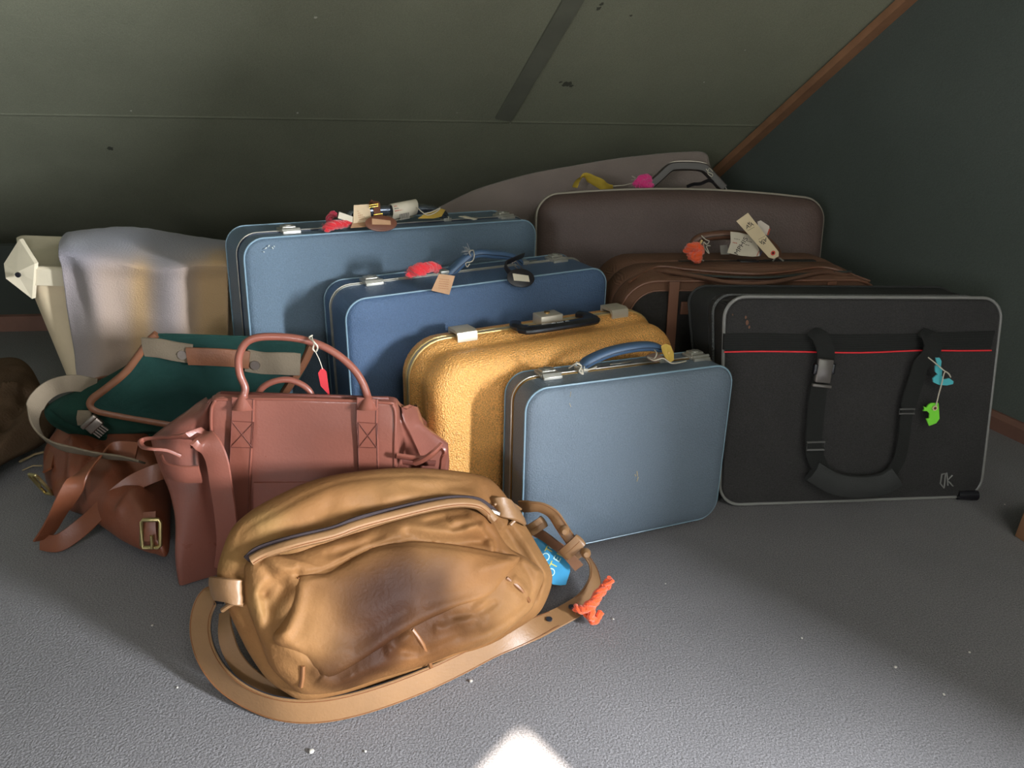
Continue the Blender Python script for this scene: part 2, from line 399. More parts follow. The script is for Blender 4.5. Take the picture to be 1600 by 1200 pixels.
# skirting along the gable
m_skirt = mat('skirting', srgb(120, 84, 70), .7, var=.25, vscale=12)
mb = MB(); a, b = gw(-3.8, 0) + gn * .001, gw(1.4, 0) + gn * .001
L = []
for p in (a, b): L.append([p, p + gn * .022, p + gn * .022 + Vector((0, 0, .035)), p + gn * .008 + Vector((0, 0, .045)), p + Vector((0, 0, .045))])
mb.loft(L).build('baseboard_right', m_skirt, smooth=False)['kind'] = 'structure'
e0 = sl(-2.5, 0.0); e1 = sl(1.2, 0.0); inn = Vector((ed.y, -ed.x, 0))
if inn.dot(cn) < 0: inn = -inn
kw0, kw1 = Vector((-2.55, 2.12, 0)), Vector((-.75, 2.42, 0)); kd = (kw1 - kw0).normalized(); inn = Vector((kd.y, -kd.x, 0))
e0, e1 = kw0, kw1; UPZ = Vector((0, 0, 1.0))
quad('shade_board', [kw0, kw1, kw1 + UPZ * .27, kw0 + UPZ * .27], .03, inn, mat('board_shade', srgb(52, 56, 50), .9))  # low board added where the eave is dark; its colour stands for shade
mb = MB(); L = []
for p in (e0, e1):
    L.append([p, p + inn * .02, p + inn * .02 + Vector((0, 0, .05)), p + Vector((0, 0, .05))])
mb.loft(L).build('baseboard_back', m_skirt, smooth=False)['kind'] = 'structure'

# ================================================================== HARD SUITCASES
m_blueA = mat('blue_vinyl_large', srgb(94, 112, 128), .42, var=.12, vscale=5, bump=.7, bscale=330, speck=.12, spec=.45, weave=.25, wscale=1500)
m_blueB = mat('blue_vinyl_medium', srgb(74, 96, 126), .42, var=.1, vscale=5, bump=.7, bscale=330, speck=.12, spec=.45, weave=.25, wscale=1500)
m_blueD = mat('blue_vinyl_small', srgb(100, 112, 124), .44, var=.08, vscale=4, bump=.6, bscale=330, speck=.1, spec=.45, weave=.2, wscale=1500)
m_pipe = mat('pale_piping', srgb(122, 146, 160), .35)
m_metal = mat('worn_steel', srgb(186, 182, 172), .33, .65, var=.25, vscale=40)
m_brass = mat('worn_brass', srgb(178, 140, 84), .35, 1., var=.2, vscale=40)
m_gold = mat('gold_vinyl', srgb(244, 176, 98), .34, var=.14, vscale=5, bump=1., bscale=330, speck=.3, spec=.5, weave=.2, wscale=1700, voro=True)
m_silver = mat('satin_aluminium', srgb(196, 184, 164), .38, .45, var=.1, vscale=20)
m_black = mat('black_plastic', (.012, .011, .014), .25)
m_bluehan = mat('blue_handle_vinyl', srgb(72, 96, 126), .38, bump=.2, bscale=500)
m_bluedark = mat('blue_seam', srgb(24, 36, 58), .5)
m_brownF = mat('brown_moulded_vinyl', srgb(92, 74, 68), .5, var=.15, vscale=7, bump=.8, bscale=200, speck=.15, spec=.4)
m_brownmetal = mat('bronze_trim', srgb(176, 166, 152), .4, .5)

QA = [33.658, 2.709, 2.587, -.521, 1.392, .037, .669, .519, .134]
QB = [29.522, 2.098, .376, -.312, 1.353, .009, .594, .452, .142]
QC = [28.993, 3.417, .831, -.192, 1.313, .011, .566, .382, .039]
QD = [23.528, 5.139, 1.51, .028, 1.196, .02, .446, .339, .096]
QF = [2.252, 12.729, -.643, .059, 1.86, .045, .737, .508, .202]
QG = [7.703, 2.899, 0, .229, 1.597, .013, .618, .429, .264]
def farther(q, s):
    """the same case a little farther away and larger, standing on the floor"""
    p = CO + (Vector(q[3:6]) - CO) * s; c = Case(q); up = c.M.to_3x3() @ Vector((0, 0, 1)); k = (q[5] - p.z) / up.z
    p = p + up * k; return q[:3] + [p.x, p.y, p.z, q[6] * s, q[7] * s - k, q[8] * s]
QG = farther(QG, 1.045); QF[8] = .18; QF = farther(QF, 1.095)
QA, QB, QC = farther(QA, 1.055), farther(QB, 1.03), farther(QC, 1.022)
A, B, Cc, D, F, G = [Case(q) for q in (QA, QB, QC, QD, QF, QG)]

def latch(par, x, yc, z, w=.04, l=.034, m=None):
    m = m or m_metal
    b = MB().box((x, yc + .004, z + .0035), (w, l, .007), bev=.0015)
    b.box((x, yc + .006, z + .009), (w * .72, l * .62, .006), bev=.002)
    o = b.build('latch', m, par)
    h = MB().box((x, yc - l / 2 - .002, z - .001), (w * .94, .007, .013), bev=.001).tube([(x - w * .47, yc - l / 2 + .003, z + .007), (x + w * .47, yc - l / 2 + .003, z + .007)], .0032, 8)
    h.build('hasp', m, o)
    MB().tube([(x, yc + .006, z + .0115), (x, yc + .006, z + .0135)], .0075, 16, up=(1, 0, 0)).build('keyhole_disc', m, o)
    return o
def blue_case(case, seam, mv, name, label, rimmat, r=.042, handle=None, latches=(), back_metal=True):
    W, H, Dd = case.W, case.H, case.D; ys = seam * Dd
    t = thing(name, case.M, label, 'suitcase')
    f = [(-.010, .010), (-.006, .004), (-.001, .0008), (.002, 0)] + [(ys * k / 6, 0) for k in range(1, 6)] + [(ys - .004, 0), (ys - .002, .002)]
    shell(W, H, r, f, bulge=.014).build('front_shell', mv, t)
    g = [(ys + .002, .002), (ys + .004, 0)] + [(ys + (Dd - ys) * k / 5, 0) for k in range(1, 5)] + [(Dd - .004, .001), (Dd - .001, .004), (Dd + .003, .012)]
    shell(W, H, r, g, caps=(False, True)).build('back_shell', mv, t)
    band(W, H, r, ys - .0055, ys + .0055, .0016).build('seam_trim', rimmat, t)
    ring(W, H, r, ys, -.0022, .0016).build('seam_bead', m_metal, t)
    ring(W, H, r, -.0015, .0003, .0019).build('front_piping', m_pipe, t)
    ring(W, H, r, Dd - .003, .0002, .0016).build('back_piping', m_pipe, t)
    for u, v in latches:
        p = case.inv(u, v, 2, H); latch(t, p.x, ys, H)
    for x in (W * .12, W * .88):
        for y in (.012, Dd - .012): MB().box((x, y, -.003), (.03, .014, .012), bev=.003).build('foot', m_black, t)
    return t, ys
tA, yA = blue_case(A, .32, m_blueA, 'hard_suitcase', 'large blue hard-shell suitcase, rearmost of three blue ones, beside cream hamper', m_bluedark, latches=((450, 361), (772, 335)))
tB, yB = blue_case(B, .66, m_blueB, 'hard_suitcase', 'medium blue hard-shell suitcase between the large blue one and the gold one', m_metal, latches=((580, 441), (868, 406)))
tD, yD = blue_case(D, .58, m_blueD, 'hard_suitcase', 'small blue hard-shell suitcase standing in front of the gold one', m_brass, latches=((858, 588), (1088, 559)))
for t_ in (tA, tB, tD): t_['group'] = 'blue hard suitcases of one set'
# small scuffs on the faces
m_scuff = mat('pale_scuff', srgb(196, 200, 196), .7); m_scuff2 = mat('tan_scuff', srgb(158, 146, 120), .8)
def on_case(case, u, v, ax, val): return case.inv(u, v, ax, val)
mb = MB()
for u, v, du, dv in ((414, 389, 3, -2), (419, 386, 2, -3), (425, 386, 2, 3), (411, 393, 2, 1), (428, 384, 1, 2)):
    a, b = A.inv(u, v, 1, -.0175), A.inv(u + du, v + dv, 1, -.0175); mb.tube([a, b], .0011, 5)
mb.build('scratch_marks', m_scuff, tA)['kind'] = 'stuff'
mb = MB()
for u, v, du, dv in ((995, 736, 1, 8), (997, 745, -2, 7), (992, 741, 1, 3)):
    a, b = D.inv(u, v, 1, -.0236), D.inv(u + du, v + dv, 1, -.0236); mb.tube([a, b], .0014, 5)

for u, v, du, dv in ((892, 612, -1, 8), (890, 630, 2, 6), (1032, 740, 6, 11)):
    a, b = D.inv(u, v, 1, -.0222), D.inv(u + du, v + dv, 1, -.0222); mb.tube([a, b], .0006, 5)
mb.build('scratch_marks', m_scuff2, tD)['kind'] = 'stuff'

def strap_handle(par, case, pts, y, w=.022, th=.010, m=None, name='handle', ends=True, flatm=None):
    """padded suitcase handle through pixel points, in the local plane y; w across the case, th thick"""
    L = [case.inv(u, v, 1, y) for u, v in pts]; P = crv(L, 7)
    mb = MB(); loops = []; m_ = len(P)
    for i, p in enumerate(P):
        t = (P[min(i + 1, m_ - 1)] - P[max(i - 1, 0)]).normalized(); a = Vector((0, 1, 0)); b = t.cross(a).normalized()
        s = min(1, .62 + 3 * min(i, m_ - 1 - i) / m_)
        loops.append([p + a * (w / 2 * s * math.copysign(abs(math.cos(q)) ** .6, math.cos(q))) + b * (th / 2 * s * math.copysign(abs(math.sin(q)) ** .6, math.sin(q))) for q in [2 * math.pi * k / 14 for k in range(14)]])
    o = mb.loft(loops).build(name, m or m_bluehan, par)
    s = MB()
    for sg in (-1, 1): s.tube([p + Vector((0, sg * w * .47, 0)) for p in P[3:-3]], .0012, 6)
    s.build('edge_stitching', m_bluedark, o)
    if ends:
        for e in (L[0], L[-1]):
            z = case.H; b = MB().box((e.x, y, z + .004), (.02, w * .8, .008), bev=.001)
            b.tube([(e.x, y - w * .5, z + .003), (e.x, y - w * .5, e.z + .004), (e.x, y + w * .5, e.z + .004), (e.x, y + w * .5, z + .003)], .0016, 6)
            b.build('handle_bracket', m_metal, par)
    return o
m_steelh = mat('steel_grip', srgb(120, 126, 134), .22, .9)
hA = strap_handle(tA, A, [(540, 349), (552, 335), (575, 330), (620, 328), (665, 327), (688, 333), (697, 340)], yA + .004, .024, .022, m_steelh)
hB = strap_handle(tB, B, [(693, 440), (706, 424), (738, 398), (768, 397), (800, 402), (818, 416)], yB + .002, .024, .018)
hD = strap_handle(tD, D, [(908, 573), (922, 563), (950, 551), (985, 543), (1015, 541), (1036, 546)], yD + .002, .026, .017)
# chrome bars along the top between the latches
for cs, t_, ys, us in ((A, tA, yA, ((490, 352), (530, 349))), (A, tA, yA, ((720, 340), (745, 340))), (B, tB, yB, ((820, 418), (850, 412))), (D, tD, yD, ((946, 566), (980, 563)))):
    a = cs.inv(*us[0], 2, cs.H); b = cs.inv(*us[1], 2, cs.H)
    MB().box(((a.x + b.x) / 2, ys + .016, cs.H + .001), (abs(b.x - a.x), .003, .002)).build('top_plate', m_metal, t_)

# ---- gold suitcase
W, H = Cc.W, Cc.H
tC = thing('hard_suitcase', Cc.M, 'gold textured hard-shell suitcase with black handle behind the small blue one', 'suitcase')
fl = [(-.114, .034), (-.110, .024), (-.102, .016), (-.090, .011), (-.075, .008), (-.058, .009), (-.045, .012), (-.034, .011), (-.024, .005), (-.016, .001), (-.010, 0), (-.004, 0), (-.002, .002)]
shell(W, H, .075, fl, bulge=.008, dome=12).build('front_shell', m_gold, tC)
shell(W, H, .075, [(.002, .002), (.004, 0), (.012, 0), (.022, 0), (.032, .001), (.038, .006), (.041, .016)], caps=(False, True)).build('back_shell', m_gold, tC)
m_goldrim = mat('pale_gold_trim', srgb(214, 182, 124), .35, .6)
ring(W, H, .075, -.0065, -.001, .0026).build('front_bead', m_goldrim, tC)
ring(W, H, .075, .0075, -.001, .0026).build('back_bead', m_goldrim, tC)
band(W, H, .075, -.004, .005, .0012).build('seam_trim', m_silver, tC)
xl, xr = Cc.inv(714, 518, 2, H).x, Cc.inv(951, 485, 2, H).x
MB().box(((xl + xr) / 2, .002, H + .0012), (xr - xl, .014, .0024), bev=.0008).build('top_plate', m_silver, tC)
for x in (xl, xr):
    b = MB(); b.loft([[Vector((x + sx, y, H + z)) for y, z in ((.022, .001), (.022, .014), (-.012, .016), (-.021, .013), (-.024, .004), (-.024, -.008), (-.021, -.008), (-.020, .004), (-.014, .0095), (.018, .008), (.018, .001))] for sx in (-.021, -.0195, .0195, .021)])
    o = b.build('latch', m_silver, tC); MB().box((x, -.0215, H - .009), (.026, .003, .006), bev=.001).build('hasp', m_goldrim, o)
x0, x1 = Cc.inv(806, 520, 2, H).x, Cc.inv(928, 505, 2, H).x
hp = [(x0 + .016, .0), (x0 + .006, -.020), (x0 + .012, -.044), (x0 + .024, -.054), (x1 - .024, -.054), (x1 - .008, -.044), (x1 - .002, -.020), (x1 - .012, 0)]
hc = crv([(x, y, H + .009 + (-.05 * y if y > -.02 else .0008)) for x, y in hp], 6)
mb = MB(); loops = []
for i, p in enumerate(hc):
    t = (hc[min(i + 1, len(hc) - 1)] - hc[max(i - 1, 0)]).normalized(); n_ = Vector((0, 0, 1)); b_ = t.cross(n_).normalized()
    wdt = .017 if .25 < i / len(hc) < .75 else .012
    loops.append([p + b_ * (wdt * math.copysign(abs(math.cos(a)) ** .7, math.cos(a))) + n_ * (.0065 * math.copysign(abs(math.sin(a)) ** .7, math.sin(a))) for a in [2 * math.pi * k / 12 for k in range(12)]])
hC = mb.loft(loops).build('handle', m_black, tC)
mw = mat('white_print', (.6, .6, .6), .6); mb = MB(); xm = (x0 + x1) / 2
for dx in (-.016, .016):
    mb.add([(xm + dx + .005 * math.cos(a), -.056 + .005 * math.sin(a), H + .0172) for a in [math.pi * k / 8 for k in range(9)]], [tuple(range(9))])
for k in range(4): mb.box((xm - .006 + .004 * k, -.054, H + .017), (.002, .003, .0006))
mb.build('white_marks', mw, hC)
o = MB().box(((x0 + x1) / 2 - .003, -.010, H + .012), (.052, .036, .024), bev=.002).build('lock_block', m_silver, tC)
MB().tube([((x0 + x1) / 2 - .003, -.006, H + .024), ((x0 + x1) / 2 - .003, -.006, H + .0265)], .006, 16, up=(1, 0, 0)).build('lock_button', m_brass, o)
for x in (.08, W - .08): MB().box((x, .03, -.003), (.03, .012, .01), bev=.002).build('foot', m_black, tC)

# ---- large brown moulded suitcase
W, H, Dd = F.W, F.H, F.D; bow = .024
tF = thing('hard_suitcase', F.M, 'large dark brown moulded suitcase with tall handle at the back of the group', 'suitcase')
shell(W, H, .055, [(-.02, .03), (-.014, .018), (-.006, .008), (.004, .002), (.012, 0), (.05, -.001), (.08, 0), (.083, .002)], bulge=.016, bow=bow).build('front_shell', m_brownF, tF)
shell(W, H, .055, [(.096, .002), (.1, 0), (.14, 0), (Dd - .02, .002), (Dd - .008, .008), (Dd, .02)], caps=(False, True), bow=bow).build('back_shell', m_brownF, tF)
ring(W, H, .055, .016, -.001, .004, bow=bow).build('front_bead', m_brownmetal, tF)
ring(W, H, .055, .04, -.001, .004, bow=bow).build('middle_bead', m_brownmetal, tF)
band(W, H, .055, .082, .098, .001, bow=bow).build('seam_trim', m_black, tF)
L = [F.inv(u, v, 1, .09) for u, v in ((1014, 291), (1030, 277), (1044, 264), (1054, 260), (1078, 259.5), (1096, 261.5), (1104, 266), (1117, 280), (1130, 294))]
P = crv(L, 5); loops = []
for i, p in enumerate(P):
    t = (P[min(i + 1, len(P) - 1)] - P[max(i - 1, 0)]).normalized(); a = Vector((0, 1, 0)); b = t.cross(a).normalized()
    loops.append([p + a * (.015 * math.copysign(abs(math.cos(q)) ** .5, math.cos(q))) + b * (.0125 * math.copysign(abs(math.sin(q)) ** .5, math.sin(q))) for q in [2 * math.pi * k / 12 for k in range(12)]])
hF = MB().loft(loops).build('handle', mat('dark_brown_plastic', srgb(66, 58, 54), .4), tF)
MB().ribbon([p + Vector((0, -.002, .0127)) for p in P[2:-2]], (0, 1, 0), .016, .003).build('handle_strip', m_brownmetal, hF)
zt = lambda x: H + bow * (1 - ((x - W / 2) / (W / 2)) ** 2)
for x in (L[0].x, L[-1].x):
    mb = MB(); mb.tube([(x - .011, .078, zt(x)), (x, .078, zt(x) + .017), (x + .011, .078, zt(x))], .0022, 6); mb.box((x, .09, zt(x) + .002), (.03, .03, .006), bev=.001); mb.build('handle_bracket', m_metal, tF)
for x in (.1, W - .1):
    for y in (.03, Dd - .03): MB().box((x, y, -.004), (.04, .02, .014), bev=.003).build('foot', m_black, tF)

# ================================================================== SOFT SUITCASES
m_gfab = mat('dark_tweed', srgb(58, 52, 47), .85, var=.3, vscale=60, bump=.9, bscale=500, weave=.8, wscale=1500)
m_gbr = mat('brown_canvas', srgb(126, 88, 66), .62, var=.14, vscale=9, bump=.5, bscale=500, weave=.5, wscale=1800)
m_gbr2 = mat('brown_binding', srgb(110, 72, 52), .5, bump=.2, bscale=300)
m_zip = mat('dark_zip', srgb(60, 46, 38), .5, bump=.6, bscale=900)
W, H, Dd = G.W, G.H, G.D
tG = thing('soft_suitcase', G.M, 'brown soft suitcase with dark tweed front panel and gathered top pocket', 'suitcase')
def topbulge(p):
    x, y, z = p; k = max(0, (z / H - .8) / .2); e = math.sin(math.pi * min(max(x / W, 0), 1)) if 0 < x < W else 0
    return Vector((x, y - .0 * k, z + .006 * k * e * math.sin(y / Dd * 3.1) + .0015 * noise.noise(Vector((x * 14, y * 20, z * 14)))))
mb = shell(W, H, .085, [(-.004, .012), (0, .004), (.006, 0), (.03, .001), (.055, -.001), (.06, .003), (.066, .003), (.071, -.001), (.10, -.002), (.14, -.001), (.146, .003), (.152, .003), (.157, -.001), (.2, -.002), (Dd - .02, 0), (Dd - .006, .006), (Dd, .02)], bulge=.004, caps=(True, True), seg=16)
mb.v = [topbulge(p) for p in mb.v]; mb.build('body', m_gbr, tG)
pan = shell(W - .05, H - .05, .065, [(-.016, .012), (-.013, .004), (-.006, 0), (.004, 0)], bulge=.006); pan.v = [p + Vector((.025, 0, .025)) for p in pan.v]
pan.build('front_panel', m_gfab, tG)
o = ring(W, H, .085, -.003, .004, .0035); o.build('front_piping', m_gbr2, tG)
ring(W - .05, H - .05, .065, -.006, 0, .0025).v
r2 = ring(W - .05, H - .05, .065, -.006, 0, .0026); r2.v = [p + Vector((.025, 0, .025)) for p in r2.v]; r2.build('panel_piping', m_gbr2, tG)
band(W, H, .085, .0605, .0655, -.0015).build('front_zipper', m_zip, tG)
band(W, H, .085, .1465, .1515, -.0015).build('back_zipper', m_zip, tG)
# gathered pocket opening hanging along the top of the front
for (nm, pts, th, mt) in (('pocket_lip', [(1010, 412), (1040, 424), (1090, 432), (1140, 441), (1190, 442), (1240, 434), (1290, 425), (1345, 424)], .010, m_gbr),
                          ('pocket_binding', [(985, 428), (1025, 417), (1075, 421), (1120, 425), (1180, 428), (1230, 424), (1290, 418), (1362, 428)], .006, m_gbr2)):
    P = [G.inv(u, v, 2, G.H + .006) for u, v in pts]; P[0].z = P[-1].z = G.H - .012; P = crv(P, 6)
    MB().ribbon(P, (0, -1, .3), .018 if nm == 'pocket_lip' else .009, th * .6, crown=.6).build(nm, mt, tG)
P = crv([G.inv(u, v, 2, G.H + .005) for u, v in ((1070, 427), (1130, 432), (1200, 433), (1270, 427), (1330, 424))], 6)
MB().ribbon(P, (0, -1, .2), lambda t: .006 + .018 * math.sin(math.pi * t), .004).build('pocket_opening', mat('dark_green_lining', srgb(44, 48, 42), .7), tG)
for us in (1054, 1300):
    a, b = G.inv(us, 440, 1, -.026), G.inv(us - 4 if us < 1100 else us - 3, 560, 1, -.026)
    b.z = .02; P = [a + (b - a) * (k / 8) for k in range(9)]
    MB().ribbon(P, (1, 0, 0), .024, .004).build('front_strap', m_gbr2, tG)
a = G.inv(1060, 482, 1, -.027); MB().box((a.x + .02, -.024, a.z), (.028, .006, .03), bev=.002).build('strap_tab', m_gbr2, tG)
# top slot and carrying handle
hy = .155
a, b = G.inv(1045, 400, 2, H), G.inv(1255, 401, 2, H)
MB().box(((a.x + b.x) / 2, hy, H + .004), (b.x - a.x, .02, .004), bev=.0015).build('handle_slot', mat('dark_slot', srgb(38, 34, 30), .6), tG)
hp = [G.inv(u, v, 1, hy) for u, v in ((1090, 398), (1083, 386), (1090, 374), (1108, 369), (1140, 367), (1175, 370), (1198, 378), (1212, 392), (1214, 401))]
m_gh = mat('brown_leather_handle', srgb(98, 66, 50), .4, bump=.2, bscale=200)
hg = MB().tube(crv(hp, 5), .0115, 12).build('handle', m_gh, tG)
MB().tube([p + Vector((0, -.0112, .001)) for p in crv(hp[2:7], 5)], .0012, 6).build('edge_stitching', m_zip, hg)
for x in (hp[0].x, hp[-1].x): MB().tube([(x - .014, hy - .01, H + .006), (x, hy, H + .016), (x + .014, hy - .01, H + .006)], .0022, 6).build('handle_ring', m_metal, tG)
# small clasp at the top front
cpt = G.inv(1168, 412, 2, H)
MB().box((cpt.x, cpt.y, H + .006), (.05, .022, .006), bev=.002).build('clasp', m_black, tG)

# ---- black soft suitcase
m_ny = mat('black_nylon', srgb(76, 73, 72), .72, var=.2, vscale=6, bump=.8, bscale=330, speck=.25, weave=.7, wscale=2200, spec=.35)
m_nyt = mat('black_nylon_gusset', srgb(52, 52, 51), .75, var=.2, vscale=10, bump=.5, bscale=330, spec=.3)
m_web = mat('black_webbing', srgb(58, 58, 56), .7, bump=.3, bscale=700, weave=.9, wscale=2600, spec=.3)
m_pipeE = mat('grey_piping', srgb(120, 118, 114), .35)
m_red = mat('red_cord', srgb(214, 44, 52), .5)
EB = .006
FBL, FBR = Z(1124.7, 789, EB), Z(1531, 775, EB); FTL, FTR = Z(1133, 464, .452), Z(1567, 466, .452)
exE = (FBR - FBL).normalized(); eyE = Vector((-exE.y, exE.x, 0)).normalized()
BTL = Y(1074, 447, FTL.y + .148); offE = BTL - FTL
BTR = FTR + offE * 1.0 + exE * .03; BBL = FBL + eyE * .135 + exE * .01; BBR = FBR + eyE * .135 - exE * .02
Ec = Case([0, 0, 0, 0, 0, 0, (FBR - FBL).length, (FTL - FBL).length, .148], [FBL, FBR, FTL, FTR, BBL, BBR, BTL, BTR])
W, H, Dd = Ec.W, Ec.H, Ec.D; base = (FBL + FBR + BBL + BBR) / 4; base.z = 0
tE = thing('soft_suitcase', base, 'black soft suitcase with a thin red line and webbing carry straps', 'suitcase')
XE = lambda p: Ec.P(p) - base
def eb(mb, name, m, par=tE, **k): return mb.build(name, m, par, xf=XE, **k)
def efront(x, z):   # bulged front face
    return -.004 - .016 * max(0, (1 - (2 * x / W - 1) ** 2)) * max(0, (1 - (2 * z / H - 1) ** 2)) - .0035 * noise.noise(Vector((x * 6, 2.2, z * 6)))
fs = shell(W, H, .045, [(-.001, .006), (.002, .002), (.004, 0), (.02, .002), (.045, .004), (.05, .007), (.056, .007), (.061, .004), (.075, .005)], seg=14, dome=16, bulge=0)
fs.v = [Vector((p.x, efront(p.x, p.z), p.z)) if p.y <= -.0005 else p for p in fs.v]
eb(fs, 'front_compartment', m_ny)
bs = shell(W, H, .045, [(.077, .012), (.08, .006), (.09, .004), (.12, .004), (Dd - .004, .002), (Dd, .002), (Dd + .006, .02)], caps=(False, True), seg=14); eb(bs, 'back_compartment', m_nyt)
eb(band(W, H, .045, .0505, .0555, -.005), 'zipper', mat('grey_zip', srgb(110, 110, 108), .5, bump=.8, bscale=1400))
zz = MB(); lp = rrect(W, H, .045, inset=.0035, seg=60)
for i in range(0, len(lp)):
    x, z = lp[i]
    if z > H * .3 and (i % 1 == 0): zz.box((x, .053, z), (.0022, .003, .0022))
o = eb(zz, 'zipper_teeth', mat('zip_teeth', srgb(130, 130, 128), .4)); o['kind'] = 'stuff'
eb(ring(W, H, .045, .001, -.0005, .0034), 'front_piping', m_pipeE)
eb(ring(W, H, .045, Dd, -.0005, .003), 'back_piping', m_nyt)
# ribbed band and red cord across the front
def EP(u, v, off=.004):
    p = Ec.inv(u, v, 1, -.012); return Vector((p.x, efront(p.x, p.z) - off, p.z))
bd = MB(); rows = []
tops = [(1134, 523), (1190, 521), (1250, 522), (1340, 522), (1430, 521), (1500, 519), (1557, 518)]; bots = [(1133, 548), (1190, 546), (1250, 545), (1340, 546), (1430, 544), (1500, 544), (1550, 545)]
tt = crv([EP(u, v, .0035) for u, v in tops], 8); bb = crv([EP(u, v, .0035) for u, v in bots], 8)
rw = 14; grid = []
for a, b in zip(tt, bb):
    col = []
    for k in range(rw + 1):
        p = a + (b - a) * (k / rw); p = Vector((p.x, efront(p.x, p.z) - (.0035 if k % 2 else .0024), p.z)); col.append(p)
    grid.append([Vector((a.x, efront(a.x, a.z) + .003, a.z))] + col + [Vector((b.x, efront(b.x, b.z) + .003, b.z))])
bd.loft(grid, True, True, closed=True); eb(bd, 'ribbed_band', m_web)
P = crv([EP(u, v, .004) for u, v in ((1133, 551), (1180, 549), (1240, 548.5), (1340, 549.5), (1430, 546.5), (1500, 547.5), (1550, 548))], 6)
eb(MB().tube(P, .0017, 8), 'red_cord', m_red)
# webbing loops: left strap with buckle, grip, right strap
left = [(1265, 516, .006), (1272, 522, .016), (1278, 536, .02), (1281, 550, .018), (1277, 575, .018), (1271, 600, .016), (1267, 630, .016), (1265, 660, .016), (1264, 688, .016), (1268, 708, .016), (1277, 728, .016), (1288, 742, .016)]
P = crv([EP(u, v, o) for u, v, o in left], 5)
eb(MB().ribbon(P, (1, 0, 0), .038, .004), 'carry_strap', m_web)
right = [(1436, 516, .006), (1443, 523, .016), (1447, 536, .020), (1440, 552, .02), (1428, 566, .018), (1421, 590, .016), (1412, 618, .016), (1407, 640, .014), (1405, 665, .014), (1402, 692, .014), (1397, 715, .014), (1385, 735, .016)]
P = crv([EP(u, v, o) for u, v, o in right], 5)
eb(MB().ribbon(P, (1, 0, -.15), lambda t: .040 if t < .25 else (.036 if t < .6 else .028), .004), 'carry_strap', m_web)
P = crv([EP(u, v, .02) for u, v in ((1262, 728), (1290, 745), (1315, 752), (1345, 753), (1372, 749), (1392, 737))], 6)
g = eb(MB().ribbon(P, (0, 0, 1), .05, .010, crown=.8), 'padded_grip', m_nyt)
c = EP(1275, 573, .024)
Mx = Matrix.Rotation(math.radians(6), 3, 'Y')
m_bk = mat('glossy_buckle', srgb(96, 90, 86), .22, .3)
bk = MB().box((c.x, c.y, c.z), (.034, .009, .05), Mx, bev=.003); o = eb(bk, 'buckle', m_bk)
eb(MB().box((c.x - .019, c.y, c.z + .004), (.008, .008, .022), Mx, bev=.002), 'buckle_prong', m_black, o)
eb(MB().box((c.x + .019, c.y, c.z + .004), (.008, .008, .022), Mx, bev=.002), 'buckle_prong', m_black, o)
eb(MB().box((c.x - .003, c.y - .001, c.z - .031), (.042, .008, .007), Mx, bev=.002), 'buckle_bar', m_bk, o)
c = EP(1266, 689, .021); m_ring = mat('grey_plastic', srgb(84, 82, 80), .35)
eb(MB().tube([c + Vector((x, 0, z)) for x, z in ((-.02, .008), (.02, .008), (.019, -.009), (-.019, -.009))], .0024, 8, True), 'slider', m_ring)
c = EP(1407, 637, .018)
eb(MB().tube([c + Vector((x, 0, z)) for x, z in ((-.018, .006), (.016, .006), (.016, -.004), (-.018, -.004))], .002, 8, True), 'slider', m_ring)
# emblem near the lower right corner
em = MB()
for seg_ in (((1473, 742), (1471, 757), (1477, 764)), ((1473, 742), (1479, 741), (1478, 755), (1477, 764)), ((1481, 740), (1483, 760)), ((1490, 744), (1482, 752), (1491, 761)), ((1482, 752), (1488, 757))):
    em.tube([EP(u, v, .0015) for u, v in seg_], .0016, 6)
eb(em, 'emblem', m_pipeE)['kind'] = 'stuff'
st = MB()
a = EP(1170, 505, .0008)
for k, (du, dv, r_) in enumerate(((0, 0, .0055), (-2, -8, .0035), (3, 7, .0035), (-22, -12, .002))):
    a = EP(1170 + du, 505 + dv, .0006); st.add([a + Vector((r_ * .6 * math.cos(q), 0, r_ * math.sin(q))) for q in [2 * math.pi * i / 12 for i in range(12)]], [tuple(range(12))])
eb(st, 'rust_stain', mat('rust_stain', srgb(98, 66, 50), .85))['kind'] = 'stuff'
# corner wheel
for (cx_, cy_) in ((W - .018, .03),):
    c = XE(Vector((cx_, cy_, 0))); 
    c = Z(1518, 781, .012) - base + Vector((0, .02, 0))
    MB().tube([c + Vector((-.022, 0, 0)), c + Vector((.022, 0, 0))], .0115, 14, up=(0, 0, 1)).build('wheel', m_black, tE)
c = Z(1160, 788, .004) - base + Vector((0, .05, .0)); MB().box(c, (.04, .02, .008), bev=.002).build('foot', m_black, tE)

# ================================================================== FELT PANEL, HAMPER, CLOTH, SACK
m_felt = mat('taupe_felt', srgb(140, 126, 118), .95, var=.16, vscale=5, bump=.8, bscale=300, spec=.1, sheen=.2)
px = [(640, 352), (690, 322), (730, 302), (765, 289), (830, 271), (900, 258), (960, 248), (1020, 241), (1070, 237), (1104, 239), (1112, 262), (1128, 300), (1140, 380), (900, 420), (700, 420)]
nf = Vector((.12, -1, .18)).normalized(); Pf = Vector((.4, 2.44, .4))
front = [onp(u, v, Pf, nf) for u, v in px]; k = len(front)
fr = cr([tuple(p) for p in front], 5, True); loops = []
cF = np.mean(fr, 0)
for s_, dz in ((.0, 0), (.35, .0), (.7, .0), (.9, 0), (.985, 0), (1.0, .006), (1.0, .016), (.985, .022)):
    if s_ == 0: continue
    loops.append([Vector(cF + (p - cF) * s_) - nf * dz + nf * (.008 * noise.noise(Vector((p[0] * 4 * s_, p[2] * 4 * s_, s_)))) for p in fr])
loops.append([Vector(cF + (p - cF) * .3) - nf * .022 for p in fr])
o = MB().loft(loops).build('folded_blanket', m_felt)
